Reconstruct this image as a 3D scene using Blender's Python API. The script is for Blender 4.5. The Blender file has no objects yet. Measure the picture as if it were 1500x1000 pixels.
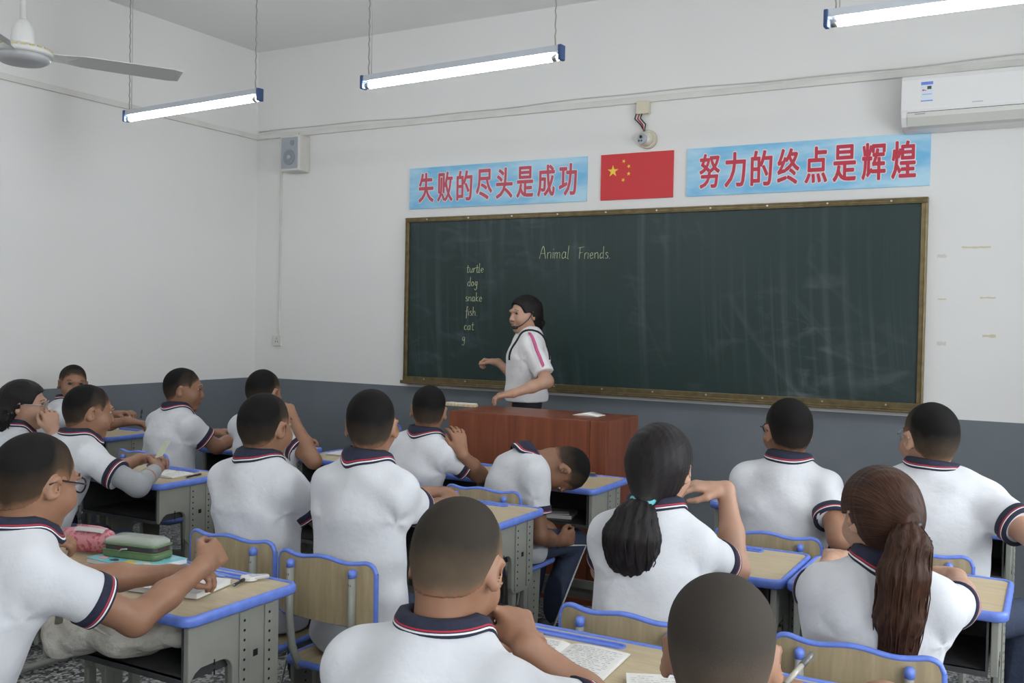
import bpy, math, random
import numpy as np
from mathutils import Vector, Matrix
sc = bpy.context.scene
C = sc.collection
R = math.radians
# ---------------------------------------------------------------- camera
CAM = np.array([5.944, -6.199, 1.563]); YAW, PITCH, ROLL, FPX = 0.5082, -0.0217, -0.0193, 1437.7
_f = np.array([-math.sin(YAW)*math.cos(PITCH), math.cos(YAW)*math.cos(PITCH), math.sin(PITCH)])
_r = np.cross(_f, [0, 0, 1]); _r /= np.linalg.norm(_r); _u = np.cross(_r, _f)
_r2 = _r*math.cos(ROLL) - _u*math.sin(ROLL); _u2 = _u*math.cos(ROLL) + _r*math.sin(ROLL)
cam_d = bpy.data.cameras.new('camera'); cam = bpy.data.objects.new('camera', cam_d); C.objects.link(cam)
cam_d.sensor_width = 36.0; cam_d.lens = 36.0*FPX/1500.0; cam_d.clip_start = 0.05
m = Matrix(((_r2[0], _u2[0], -_f[0], CAM[0]), (_r2[1], _u2[1], -_f[1], CAM[1]), (_r2[2], _u2[2], -_f[2], CAM[2]), (0, 0, 0, 1)))
cam.matrix_world = m
sc.camera = cam
def ray(x, y): return _f + _r2*(x-750)/FPX - _u2*(y-500)/FPX
def at_depth(x, y, d): return CAM + ray(x, y)*d             # point seen at a pixel, at a distance in metres
def at_z(x, y, z): q = ray(x, y); return CAM + q*(z-CAM[2])/q[2]
def at_y(x, y, Y): q = ray(x, y); return CAM + q*(Y-CAM[1])/q[1]
# ---------------------------------------------------------------- light
W = bpy.data.worlds.new('world'); sc.world = W; W.use_nodes = True
bg = W.node_tree.nodes['Background']; bg.inputs[0].default_value = (0.92, 0.96, 1.0, 1); bg.inputs[1].default_value = 7.0
sc.view_settings.view_transform = 'Standard'; sc.view_settings.look = 'None'; sc.view_settings.gamma = 1
sc.view_settings.use_curve_mapping = False
sc.view_settings.exposure = 0.50
TUBE_POWER = 30.0
XR, YB, ZC = 7.3, -9.0, 3.77                                  # right wall, back wall, ceiling
WINS = [(-7.9, -6.3), (-5.6, -4.0), (-3.3, -1.7)]              # windows of the right wall (y ranges)
for y0, y1 in WINS:
    ld = bpy.data.lights.new('window_portal', 'AREA'); ld.shape = 'RECTANGLE'; ld.size = y1-y0; ld.size_y = 2.0
    ld.cycles.is_portal = True
    lo = bpy.data.objects.new('window_portal', ld); C.objects.link(lo)
    lo.location = (XR+0.1, (y0+y1)/2, 1.9); lo.rotation_euler = (0, R(90), 0)
    lo.rotation_euler = Matrix(((0, 0, 1), (1, 0, 0), (0, 1, 0))).to_euler()
# ---------------------------------------------------------------- materials
MATS = {}
def mat(name, col, rough=0.6, metal=0.0, noise=None, bump=None, spec=0.5, emit=None, trans=0.0, alpha=1.0, sheen=0.0):
    """noise=(scale, second colour, contrast lo, hi); bump=(scale, strength, distance)"""
    if name in MATS: return MATS[name]
    M = bpy.data.materials.new(name); M.use_nodes = True
    nt = M.node_tree; b = nt.nodes['Principled BSDF']
    b.inputs['Base Color'].default_value = (*col, 1); b.inputs['Roughness'].default_value = rough
    b.inputs['Metallic'].default_value = metal; b.inputs['Specular IOR Level'].default_value = spec
    b.inputs['Transmission Weight'].default_value = trans; b.inputs['Alpha'].default_value = alpha
    if sheen: b.inputs['Sheen Weight'].default_value = sheen
    tc = nt.nodes.new('ShaderNodeTexCoord')
    if noise:
        n = nt.nodes.new('ShaderNodeTexNoise'); n.inputs['Scale'].default_value = noise[0]; n.inputs['Detail'].default_value = 5
        nt.links.new(tc.outputs['Object'], n.inputs['Vector'])
        r = nt.nodes.new('ShaderNodeValToRGB'); e = r.color_ramp.elements
        e[0].position = noise[2] if len(noise) > 2 else 0.35; e[1].position = noise[3] if len(noise) > 3 else 0.65
        e[0].color = (*col, 1); e[1].color = (*noise[1], 1)
        nt.links.new(n.outputs['Fac'], r.inputs['Fac']); nt.links.new(r.outputs['Color'], b.inputs['Base Color'])
    if bump:
        n2 = nt.nodes.new('ShaderNodeTexNoise'); n2.inputs['Scale'].default_value = bump[0]; n2.inputs['Detail'].default_value = 6
        nt.links.new(tc.outputs['Object'], n2.inputs['Vector'])
        bp = nt.nodes.new('ShaderNodeBump'); bp.inputs['Strength'].default_value = bump[1]; bp.inputs['Distance'].default_value = bump[2]
        nt.links.new(n2.outputs['Fac'], bp.inputs['Height']); nt.links.new(bp.outputs['Normal'], b.inputs['Normal'])
    if emit: b.inputs['Emission Color'].default_value = (*emit[0], 1); b.inputs['Emission Strength'].default_value = emit[1]
    MATS[name] = M
    return M
def wood(name, c1, c2, scale=(1, 14, 1), rough=0.5, wscale=3.0, rot=0):
    if name in MATS: return MATS[name]
    M = mat(name, c1, rough); nt = M.node_tree; b = nt.nodes['Principled BSDF']
    tc = nt.nodes.new('ShaderNodeTexCoord'); mp = nt.nodes.new('ShaderNodeMapping'); mp.inputs['Scale'].default_value = scale
    nt.links.new(tc.outputs['Object'], mp.inputs['Vector'])
    n = nt.nodes.new('ShaderNodeTexNoise'); n.inputs['Scale'].default_value = wscale; n.inputs['Detail'].default_value = 8; n.inputs['Distortion'].default_value = 0.6
    nt.links.new(mp.outputs['Vector'], n.inputs['Vector'])
    r = nt.nodes.new('ShaderNodeValToRGB'); e = r.color_ramp.elements; e[0].position = 0.33; e[1].position = 0.68
    e[0].color = (*c1, 1); e[1].color = (*c2, 1)
    nt.links.new(n.outputs['Fac'], r.inputs['Fac']); nt.links.new(r.outputs['Color'], b.inputs['Base Color'])
    return M
WALL_W = mat('wall_paint', (0.76, 0.755, 0.735), 0.85, noise=(0.7, (0.72, 0.715, 0.70)), bump=(60, 0.12, 0.004))
WALL_G = mat('wainscot_paint', (0.135, 0.155, 0.175), 0.55, noise=(3.0, (0.155, 0.175, 0.195)), bump=(50, 0.1, 0.003))
CEIL = mat('ceiling_paint', (0.80, 0.795, 0.78), 0.9, noise=(0.8, (0.77, 0.765, 0.75)))
PVC = mat('white_pvc', (0.68, 0.67, 0.63), 0.5, noise=(6, (0.62, 0.61, 0.57)))
CREAM = mat('cream_plastic', (0.62, 0.57, 0.44), 0.5)
BLUE = mat('blue_plastic', (0.15, 0.25, 0.74), 0.38, noise=(40, (0.125, 0.21, 0.64)), bump=(120, 0.1, 0.001))
STEEL = mat('grey_painted_steel', (0.30, 0.305, 0.265), 0.42, noise=(9, (0.26, 0.265, 0.235)), bump=(90, 0.06, 0.001))
DARK = mat('dark_steel', (0.045, 0.047, 0.05), 0.5, noise=(12, (0.07, 0.07, 0.07)))
HOLE = mat('hole_black', (0.006, 0.006, 0.006), 0.9)
CHROME = mat('bare_metal', (0.55, 0.55, 0.54), 0.3, metal=0.9)
DESKTOP = wood('desk_laminate', (0.56, 0.46, 0.29), (0.47, 0.375, 0.225), (3, 26, 3), 0.42, 2.2)
CHAIRWOOD = wood('chair_laminate', (0.44, 0.355, 0.21), (0.35, 0.275, 0.16), (26, 3, 3), 0.45, 2.2)
REDWOOD = wood('podium_veneer', (0.24, 0.075, 0.035), (0.155, 0.042, 0.02), (9, 9, 0.5), 0.38, 2.5)
BRONZE = mat('bronze_aluminium', (0.20, 0.155, 0.075), 0.38, metal=0.6, noise=(20, (0.14, 0.105, 0.05)))
NAVY = mat('navy_fabric', (0.012, 0.015, 0.035), 0.85, noise=(60, (0.017, 0.02, 0.045)), bump=(400, 0.3, 0.002))
TROUSER = mat('navy_trousers', (0.035, 0.05, 0.095), 0.8, noise=(25, (0.028, 0.04, 0.075)), bump=(45, 0.35, 0.01))
BLACKCLOTH = mat('black_cloth', (0.012, 0.012, 0.016), 0.85, bump=(60, 0.3, 0.006))
REDST = mat('red_stripe', (0.42, 0.02, 0.04), 0.8)
WHITEST = mat('white_stripe', (0.75, 0.75, 0.76), 0.8)
SHIRT = mat('white_polo_fabric', (0.63, 0.645, 0.67), 0.85, noise=(14, (0.60, 0.615, 0.645)), bump=(28, 0.28, 0.012), sheen=0.15)
SHIRT2 = mat('white_tshirt_fabric', (0.76, 0.75, 0.76), 0.85, noise=(14, (0.73, 0.72, 0.73)), bump=(28, 0.3, 0.012), sheen=0.15)
GREYSLEEVE = mat('grey_sleeve_fabric', (0.33, 0.34, 0.35), 0.85, bump=(60, 0.3, 0.004))
PAPER = mat('paper', (0.74, 0.73, 0.69), 0.8)
SKIN = [mat('skin_tan', (0.27, 0.135, 0.078), 0.5, noise=(18, (0.31, 0.16, 0.095)), bump=(150, 0.1, 0.001)),
        mat('skin_brown', (0.22, 0.105, 0.058), 0.5, noise=(18, (0.255, 0.125, 0.07)), bump=(150, 0.1, 0.001)),
        mat('skin_light', (0.43, 0.245, 0.165), 0.5, noise=(18, (0.47, 0.275, 0.19)), bump=(150, 0.1, 0.001))]
BLACKHAIR = mat('black_hair', (0.010, 0.009, 0.010), 0.42, noise=(30, (0.018, 0.015, 0.015)))
BLACKPL = mat('black_plastic', (0.012, 0.012, 0.014), 0.4)
SHOE = mat('shoe_dark', (0.03, 0.03, 0.035), 0.6)
SOLE = mat('shoe_sole', (0.6, 0.6, 0.58), 0.7)
def strand_mat(name, c1, c2, rough=0.5):
    M = mat(name, c1, rough, spec=.18); nt = M.node_tree; b = nt.nodes['Principled BSDF']
    a = nt.nodes.new('ShaderNodeAttribute'); a.attribute_name = 'strand'
    n = nt.nodes.new('ShaderNodeTexNoise'); n.inputs['Scale'].default_value = 16; n.inputs['Detail'].default_value = 5
    nt.links.new(a.outputs['Vector'], n.inputs['Vector'])
    r = nt.nodes.new('ShaderNodeValToRGB'); e = r.color_ramp.elements; e[0].position = 0.36; e[1].position = 0.66
    e[0].color = (*c1, 1); e[1].color = (*c2, 1)
    nt.links.new(n.outputs['Fac'], r.inputs['Fac']); nt.links.new(r.outputs['Color'], b.inputs['Base Color'])
    bp = nt.nodes.new('ShaderNodeBump'); bp.inputs['Strength'].default_value = 0.3; bp.inputs['Distance'].default_value = 0.003
    nt.links.new(n.outputs['Fac'], bp.inputs['Height']); nt.links.new(bp.outputs['Normal'], b.inputs['Normal'])
    return M
HAIR_BLACK = strand_mat('long_black_hair', (0.006, 0.005, 0.006), (0.022, 0.018, 0.018))
HAIR_BROWN = strand_mat('long_brown_hair', (0.016, 0.007, 0.005), (0.075, 0.033, 0.019), .48)
def buzz_mat(name, top, low, skin=(.24, .12, .07)):
    if name in MATS: return MATS[name]
    top = tuple(c*.4 for c in top); low = tuple(c*.5 for c in low)
    M = mat(name, top, 0.8, bump=(420, 0.4, 0.002), spec=.2); nt = M.node_tree; b = nt.nodes['Principled BSDF']
    a = nt.nodes.new('ShaderNodeAttribute'); a.attribute_name = 'fade'
    n = nt.nodes.new('ShaderNodeTexNoise'); n.inputs['Scale'].default_value = 35; n.inputs['Detail'].default_value = 6
    tc = nt.nodes.new('ShaderNodeTexCoord'); nt.links.new(tc.outputs['Object'], n.inputs['Vector'])
    ad = nt.nodes.new('ShaderNodeMath'); ad.operation = 'MULTIPLY_ADD'; ad.inputs[1].default_value = 0.30; ad.inputs[2].default_value = -0.15
    nt.links.new(n.outputs['Fac'], ad.inputs[0])
    s = nt.nodes.new('ShaderNodeMath'); s.operation = 'ADD'; nt.links.new(a.outputs['Fac'], s.inputs[0]); nt.links.new(ad.outputs[0], s.inputs[1])
    r = nt.nodes.new('ShaderNodeValToRGB'); e = r.color_ramp.elements; e[0].position = 0.0; e[1].position = 0.95
    e[0].color = (*skin, 1); e[1].color = (*top, 1); q_ = e.new(.22); q_.color = (*low, 1)
    nt.links.new(s.outputs[0], r.inputs['Fac']); nt.links.new(r.outputs['Color'], b.inputs['Base Color'])
    return M
# ---------------------------------------------------------------- object helpers
def link(name, me, parent=None, loc=None):
    o = bpy.data.objects.new(name, me); C.objects.link(o)
    if parent is not None: o.parent = parent
    if loc is not None: o.location = loc
    return o
def thing(name, label, cat, loc=(0, 0, 0), rotz=0, group=None):
    o = bpy.data.objects.new(name, None); C.objects.link(o); o.empty_display_size = 0.1
    o.location = loc; o.rotation_euler = (0, 0, rotz); o['label'] = label; o['category'] = cat
    if group: o['group'] = group
    return o
def tag(o, label, cat, group=None):
    o['label'] = label; o['category'] = cat
    if group: o['group'] = group
    return o
def structure(o): o['kind'] = 'structure'; return o
def copy_tree(o, parent=None):
    c = o.copy(); C.objects.link(c); c.parent = parent
    for ch in o.children: copy_tree(ch, c)
    return c
class MB:
    """collects faces, builds one mesh"""
    def __init__(s): s.v = []; s.f = []; s.mi = []; s.sm = []
    def add(s, vs, fs, mi=0, smooth=False):
        n = len(s.v); s.v += [tuple(map(float, v)) for v in vs]; s.f += [tuple(i+n for i in f) for f in fs]
        s.mi += [mi]*len(fs); s.sm += [smooth]*len(fs)
    def box(s, lo, hi, mi=0, M=None):
        x0, y0, z0 = lo; x1, y1, z1 = hi
        vs = [(x0, y0, z0), (x1, y0, z0), (x1, y1, z0), (x0, y1, z0), (x0, y0, z1), (x1, y0, z1), (x1, y1, z1), (x0, y1, z1)]
        if M is not None: vs = [M @ Vector(v) for v in vs]
        s.add(vs, [(0, 3, 2, 1), (4, 5, 6, 7), (0, 1, 5, 4), (1, 2, 6, 5), (2, 3, 7, 6), (3, 0, 4, 7)], mi)
    def tube(s, pts, r, n=8, mi=0, caps=True, smooth=True, flat=None):
        pts = [np.array(p, float) for p in pts]; k = len(pts); rs = r if hasattr(r, '__len__') else [r]*k
        rings = []; up = None
        for i in range(k):
            d = pts[min(i+1, k-1)] - pts[max(i-1, 0)]; d /= (np.linalg.norm(d)+1e-12)
            if up is None:
                up = np.array([0, 0, 1.]) if abs(d[2]) < .9 else np.array([1., 0, 0])
            a = np.cross(d, up); a /= np.linalg.norm(a); b = np.cross(a, d); up = b
            fx, fy = flat if flat else (1, 1)
            rings.append([pts[i] + rs[i]*(fx*a*math.cos(t)+fy*b*math.sin(t)) for t in np.arange(n)*2*math.pi/n])
        s.loft(rings, mi, caps, smooth)
    def loft(s, rings, mi=0, caps=True, smooth=True, closed=True, mis=None):
        n = len(rings[0]); vs = [v for r_ in rings for v in r_]
        for i in range(len(rings)-1):
            fs = []
            for j in range(n if closed else n-1):
                k = (j+1) % n
                fs.append((i*n+j, i*n+k, (i+1)*n+k, (i+1)*n+j))
            if i == 0: s.add(vs, fs, mis[i] if mis else mi, smooth); base = len(s.v)-len(vs)
            else:
                s.f += [tuple(q+base for q in f) for f in fs]; s.mi += [mis[i] if mis else mi]*len(fs); s.sm += [smooth]*len(fs)
        if caps and closed:
            s.f.append(tuple(base+j for j in reversed(range(n)))); s.f.append(tuple(base+(len(rings)-1)*n+j for j in range(n)))
            s.mi += [mis[0] if mis else mi, mis[-1] if mis else mi]; s.sm += [False, False]
    def prism(s, poly, z0, z1, axis=2, mi=0, smooth=False):
        """polygon (2-D) extruded along an axis"""
        def P(a, b, c): return {2: (a, b, c), 1: (a, c, b), 0: (c, a, b)}[axis]
        n = len(poly); vs = [P(a, b, z0) for a, b in poly] + [P(a, b, z1) for a, b in poly]
        fs = [tuple(range(n)), tuple(range(2*n-1, n-1, -1))] + [(i, i+n, (i+1) % n+n, (i+1) % n) for i in range(n)]
        s.add(vs, fs, mi, smooth)
    def build(s, name, mats, parent=None, loc=None, bevel=0, fix=True):
        me = bpy.data.meshes.new(name); me.from_pydata(s.v, [], s.f)
        for m_ in (mats if isinstance(mats, (list, tuple)) else [mats]): me.materials.append(m_)
        me.polygons.foreach_set('material_index', s.mi); me.polygons.foreach_set('use_smooth', s.sm)
        if fix:
            import bmesh
            bm = bmesh.new(); bm.from_mesh(me); bmesh.ops.recalc_face_normals(bm, faces=bm.faces); bm.to_mesh(me); bm.free()
        me.update()
        o = link(name, me, parent, loc)
        if bevel:
            b = o.modifiers.new('bevel', 'BEVEL'); b.width = bevel; b.segments = 2; b.limit_method = 'ANGLE'; b.angle_limit = R(40)
        return o
def rrect(x0, y0, x1, y1, r, n=5):
    out = []
    for cx, cy, a in ((x1-r, y1-r, 0), (x0+r, y1-r, 90), (x0+r, y0+r, 180), (x1-r, y0+r, 270)):
        for i in range(n+1):
            t = R(a+90*i/n); out.append((cx+r*math.cos(t), cy+r*math.sin(t)))
    return out
# ---------------------------------------------------------------- bodies grown from smooth distance fields
def smin(a, b, k):
    h = np.maximum(k-np.abs(a-b), 0)/k
    return np.minimum(a, b)-h*h*k*0.25
def smax(a, b, k): return -smin(-a, -b, k)
class Field:
    def __init__(s, lo, hi, h):
        s.lo = np.array(lo, np.float32); s.h = h
        s.n = np.ceil((np.array(hi)-s.lo)/h).astype(int)+1
        s.ax = [(s.lo[i]+h*np.arange(s.n[i])).astype(np.float32) for i in range(3)]
        s.D = np.full(s.n, 0.5, np.float32)
    def block(s, lo, hi):
        a = np.clip(np.floor((np.array(lo)-s.lo)/s.h).astype(int), 0, s.n); b = np.clip(np.ceil((np.array(hi)-s.lo)/s.h).astype(int)+1, 0, s.n)
        sl = tuple(slice(a[i], b[i]) for i in range(3))
        return sl, s.ax[0][sl[0]][:, None, None], s.ax[1][sl[1]][None, :, None], s.ax[2][sl[2]][None, None, :]
    def put(s, fn, lo, hi, k, sub=False):
        sl, X, Y, Z = s.block(lo, hi)
        if s.D[sl].size == 0: return
        d = fn(X, Y, Z).astype(np.float32)
        s.D[sl] = smax(s.D[sl], -d, k) if sub else smin(s.D[sl], d, k)
    def cone(s, a, b, ra, rb, k=0.03, sx=1.0, sub=False):
        """round cone from a to b; sx stretches it along x"""
        a = np.array(a, float); b = np.array(b, float); m = max(ra, rb)*max(sx, 1)+k+0.01
        sc_ = np.array([1/sx, 1, 1]); ba = (b-a)*sc_; L = float(ba@ba)+1e-9; g = 1.0 if sx == 1 else 0.5*(1+sx)
        def fn(X, Y, Z):
            x = (X-a[0])*sc_[0]; y = Y-a[1]; z = Z-a[2]
            t = np.clip((x*ba[0]+y*ba[1]+z*ba[2])/L, 0, 1)
            return (np.sqrt((x-t*ba[0])**2+(y-t*ba[1])**2+(z-t*ba[2])**2)-(ra+(rb-ra)*t))*g
        s.put(fn, np.minimum(a, b)-m, np.maximum(a, b)+m, k, sub)
    def ell(s, c, r, k=0.02, Rm=None, sub=False):
        c = np.array(c, float); r = np.array(r, float); m = r.max()+k+0.01
        Rm = np.eye(3) if Rm is None else np.array(Rm)
        def fn(X, Y, Z):
            x = X-c[0]; y = Y-c[1]; z = Z-c[2]
            q = [Rm[0, i]*x+Rm[1, i]*y+Rm[2, i]*z for i in range(3)]
            k0 = np.sqrt(sum((q[i]/r[i])**2 for i in range(3)))+1e-9; k1 = np.sqrt(sum((q[i]/r[i]**2)**2 for i in range(3)))+1e-9
            return k0*(k0-1)/k1
        s.put(fn, c-m, c+m, k, sub)
    def cut(s, p, n):
        """keep the side the normal points away from"""
        p = np.array(p); n = np.array(n)/np.linalg.norm(n)
        d = (s.ax[0][:, None, None]-p[0])*n[0]+(s.ax[1][None, :, None]-p[1])*n[1]+(s.ax[2][None, None, :]-p[2])*n[2]
        s.D = np.maximum(s.D, d.astype(np.float32))
    def sample(s, P):
        q = np.clip((np.asarray(P, float)-s.lo)/s.h, 0, s.n-1.001); i = q.astype(int); f = q-i; out = 0
        for dx in (0, 1):
            for dy in (0, 1):
                for dz in (0, 1):
                    w = (f[..., 0] if dx else 1-f[..., 0])*(f[..., 1] if dy else 1-f[..., 1])*(f[..., 2] if dz else 1-f[..., 2])
                    out = out+w*s.D[i[..., 0]+dx, i[..., 1]+dy, i[..., 2]+dz]
        return out
    def surface(s):
        D = s.D; D[0] = D[-1] = 0.5; D[:, 0] = D[:, -1] = 0.5; D[:, :, 0] = D[:, :, -1] = 0.5
        S = D < 0
        c = np.zeros(np.array(S.shape)-1, np.uint8)
        for dx in (0, 1):
            for dy in (0, 1):
                for dz in (0, 1): c += S[dx:S.shape[0]-1+dx, dy:S.shape[1]-1+dy, dz:S.shape[2]-1+dz]
        I, J, K = np.nonzero((c > 0) & (c < 8)); idx = np.full(c.shape, -1, np.int64); idx[I, J, K] = np.arange(len(I))
        acc = np.zeros((len(I), 3)); cnt = np.zeros(len(I))
        cor = [(a, b, d) for a in (0, 1) for b in (0, 1) for d in (0, 1)]
        for p in cor:
            for ax in range(3):
                if p[ax]: continue
                q = list(p); q[ax] = 1
                va = D[I+p[0], J+p[1], K+p[2]]; vb = D[I+q[0], J+q[1], K+q[2]]; mk = (va < 0) != (vb < 0)
                t = np.where(mk, va/(va-vb+1e-20), 0)
                for e in range(3): acc[:, e] += np.where(mk, p[e]+(t if e == ax else 0), 0)
                cnt += mk
        V = (np.stack([I, J, K], 1)+acc/cnt[:, None])*s.h+s.lo
        F = []
        for ax in range(3):
            a = [slice(None)]*3; b = [slice(None)]*3; a[ax] = slice(0, -1); b[ax] = slice(1, None)
            A = S[tuple(a)]; B = S[tuple(b)]
            e = np.nonzero(A != B); o1, o2 = [i for i in range(3) if i != ax]
            e = [np.array(x) for x in e]; ok = (e[o1] > 0) & (e[o2] > 0) & (e[o1] < S.shape[o1]-1) & (e[o2] < S.shape[o2]-1)
            e = [x[ok] for x in e]; flip = A[e[0], e[1], e[2]]
            def cell(d1, d2):
                q = list(e); q[o1] = q[o1]-d1; q[o2] = q[o2]-d2
                return idx[q[0], q[1], q[2]]
            f = np.stack([cell(1, 1), cell(0, 1), cell(0, 0), cell(1, 0)], 1)
            if ax == 1: f = f[:, ::-1]
            f[~flip] = f[~flip][:, ::-1]
            F.append(f)
        return V, np.concatenate(F)
def mesh_np(name, V, F, m_, parent=None, attrs=None):
    me = bpy.data.meshes.new(name); n, k = len(V), len(F)
    me.vertices.add(n); me.vertices.foreach_set('co', np.ascontiguousarray(V, np.float32).ravel())
    me.loops.add(k*4); me.loops.foreach_set('vertex_index', np.ascontiguousarray(F, np.int32).ravel())
    me.polygons.add(k); me.polygons.foreach_set('loop_start', np.arange(k, dtype=np.int32)*4)
    me.polygons.foreach_set('use_smooth', np.ones(k, bool))
    me.update(calc_edges=True); me.materials.append(m_)
    for an, (ty, val) in (attrs or {}).items():
        at = me.attributes.new(an, ty, 'POINT')
        at.data.foreach_set('value' if ty == 'FLOAT' else 'vector', np.ascontiguousarray(val, np.float32).ravel())
    return link(name, me, parent)
def rotm(yaw, pitch=0, roll=0):
    """columns right / forward / up; yaw + turns left, pitch + looks up, roll + tips to the right"""
    cy, sy, cp, sp, cr, sr = math.cos(yaw), math.sin(yaw), math.cos(pitch), math.sin(pitch), math.cos(roll), math.sin(roll)
    Z = np.array([[cy, -sy, 0], [sy, cy, 0], [0, 0, 1]]); X = np.array([[1, 0, 0], [0, cp, -sp], [0, sp, cp]]); Y = np.array([[cr, 0, sr], [0, 1, 0], [-sr, 0, cr]])
    return Z @ X @ Y
def unit(v): v = np.array(v, float); return v/(np.linalg.norm(v)+1e-12)
HAIRLINE = ([-.13, -.095, -.06, -.035, -.012, .02, .036, .046, .07, .09, .12], [-.078, -.078, -.062, -.04, .018, .026, .01, .04, .062, .07, .072])
def skull(F, T=lambda p: p, Rm=None, s=1.0, face=True, cheek=1.0):
    e = lambda c, r, k, sub=False, R2=None: F.ell(T(np.array(c)*s), np.array(r)*s, k, (np.eye(3) if Rm is None else Rm) @ (np.eye(3) if R2 is None else R2), sub)
    e((0, -.014, .030), (.077, .097, .087), .03)
    e((0, .026, -.040), (.060*cheek, .066, .076), .045)
    e((0, -.052, -.012), (.062, .052, .058), .03)
    if not face: return
    e((0, .066, -.094), (.024, .020, .018), .03)                       # chin
    for sx in (-1, 1):
        e((sx*.040*cheek, .058, -.032), (.026, .028, .026), .03)         # cheek
        e((sx*.033, .098, .014), (.017, .014, .011), .014, True)         # eye socket
    e((0, .088, .030), (.05, .010, .010), .02)                          # brow
    F.cone(T(np.array((0, .088, .012))*s), T(np.array((0, .106, -.024))*s), .008*s, .011*s, .012)
    for sx in (-1, 1): e((sx*.012, .096, -.028), (.009, .010, .008), .008)
    e((0, .088, -.053), (.023, .012, .006), .006); e((0, .087, -.064), (.021, .012, .007), .006)
    for sx in (-1, 1):
        R2 = rotm(sx*R(-28), 0, 0) @ rotm(0, R(-8))
        e((sx*.083, -.014, -.006), (.008, .021, .033), .008, False, R2)
        e((sx*.090, -.008, -.003), (.006, .011, .018), .006, True, R2)
def hand(F, Wp, d, n, side, curl=0.6, spread=0.12, s=1.0, thumb=0.6, straight=()):
    """Wp wrist, d direction of the hand, n where the palm faces, side the direction of the thumb"""
    d = unit(d); n = unit(n-np.dot(n, d)*d); sd = np.cross(d, n); sd = sd if np.dot(sd, side) > 0 else -sd
    F.cone(Wp-d*.01, Wp+d*.03, .024*s, .022*s, .02)
    L = [.066, .074, .070, .056]
    for i in range(4):
        off = (1.5-i)*.0195*s
        kn = Wp+d*(.086-.004*abs(i-1.2))*s+sd*off
        F.cone(Wp+d*.018+sd*off*.6, kn, .0145*s, .0115*s, .012)
        c = 0.15 if i in straight else curl
        p = kn; ang = 0; fan = (1.5-i)*spread
        for j, fl in enumerate((.46, .31, .23)):
            ang += c*(0.95, 1.25, 0.9)[j]
            q = p+(math.cos(ang)*(d*math.cos(fan)+sd*math.sin(fan))+math.sin(ang)*n)*L[i]*fl*s
            F.cone(p, q, (.0092, .0085, .0078)[j]*s, (.0085, .0078, .007)[j]*s, .004); p = q
    a = Wp+d*.028*s+sd*.022*s+n*.006; b = a+(d*.55+sd*.62+n*thumb*.5)*.040*s; c_ = b+(d*.85+sd*.1*(1-thumb)+n*thumb*.6)*.034*s; e_ = c_+(d*.9-sd*.25*thumb+n*thumb*.45)*.026*s
    F.cone(a-d*.01, b, .015*s, .0115*s, .014); F.cone(b, c_, .011*s, .0095*s, .006); F.cone(c_, e_, .0095*s, .0078*s, .005)
RNG = np.random.RandomState(7)
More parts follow.
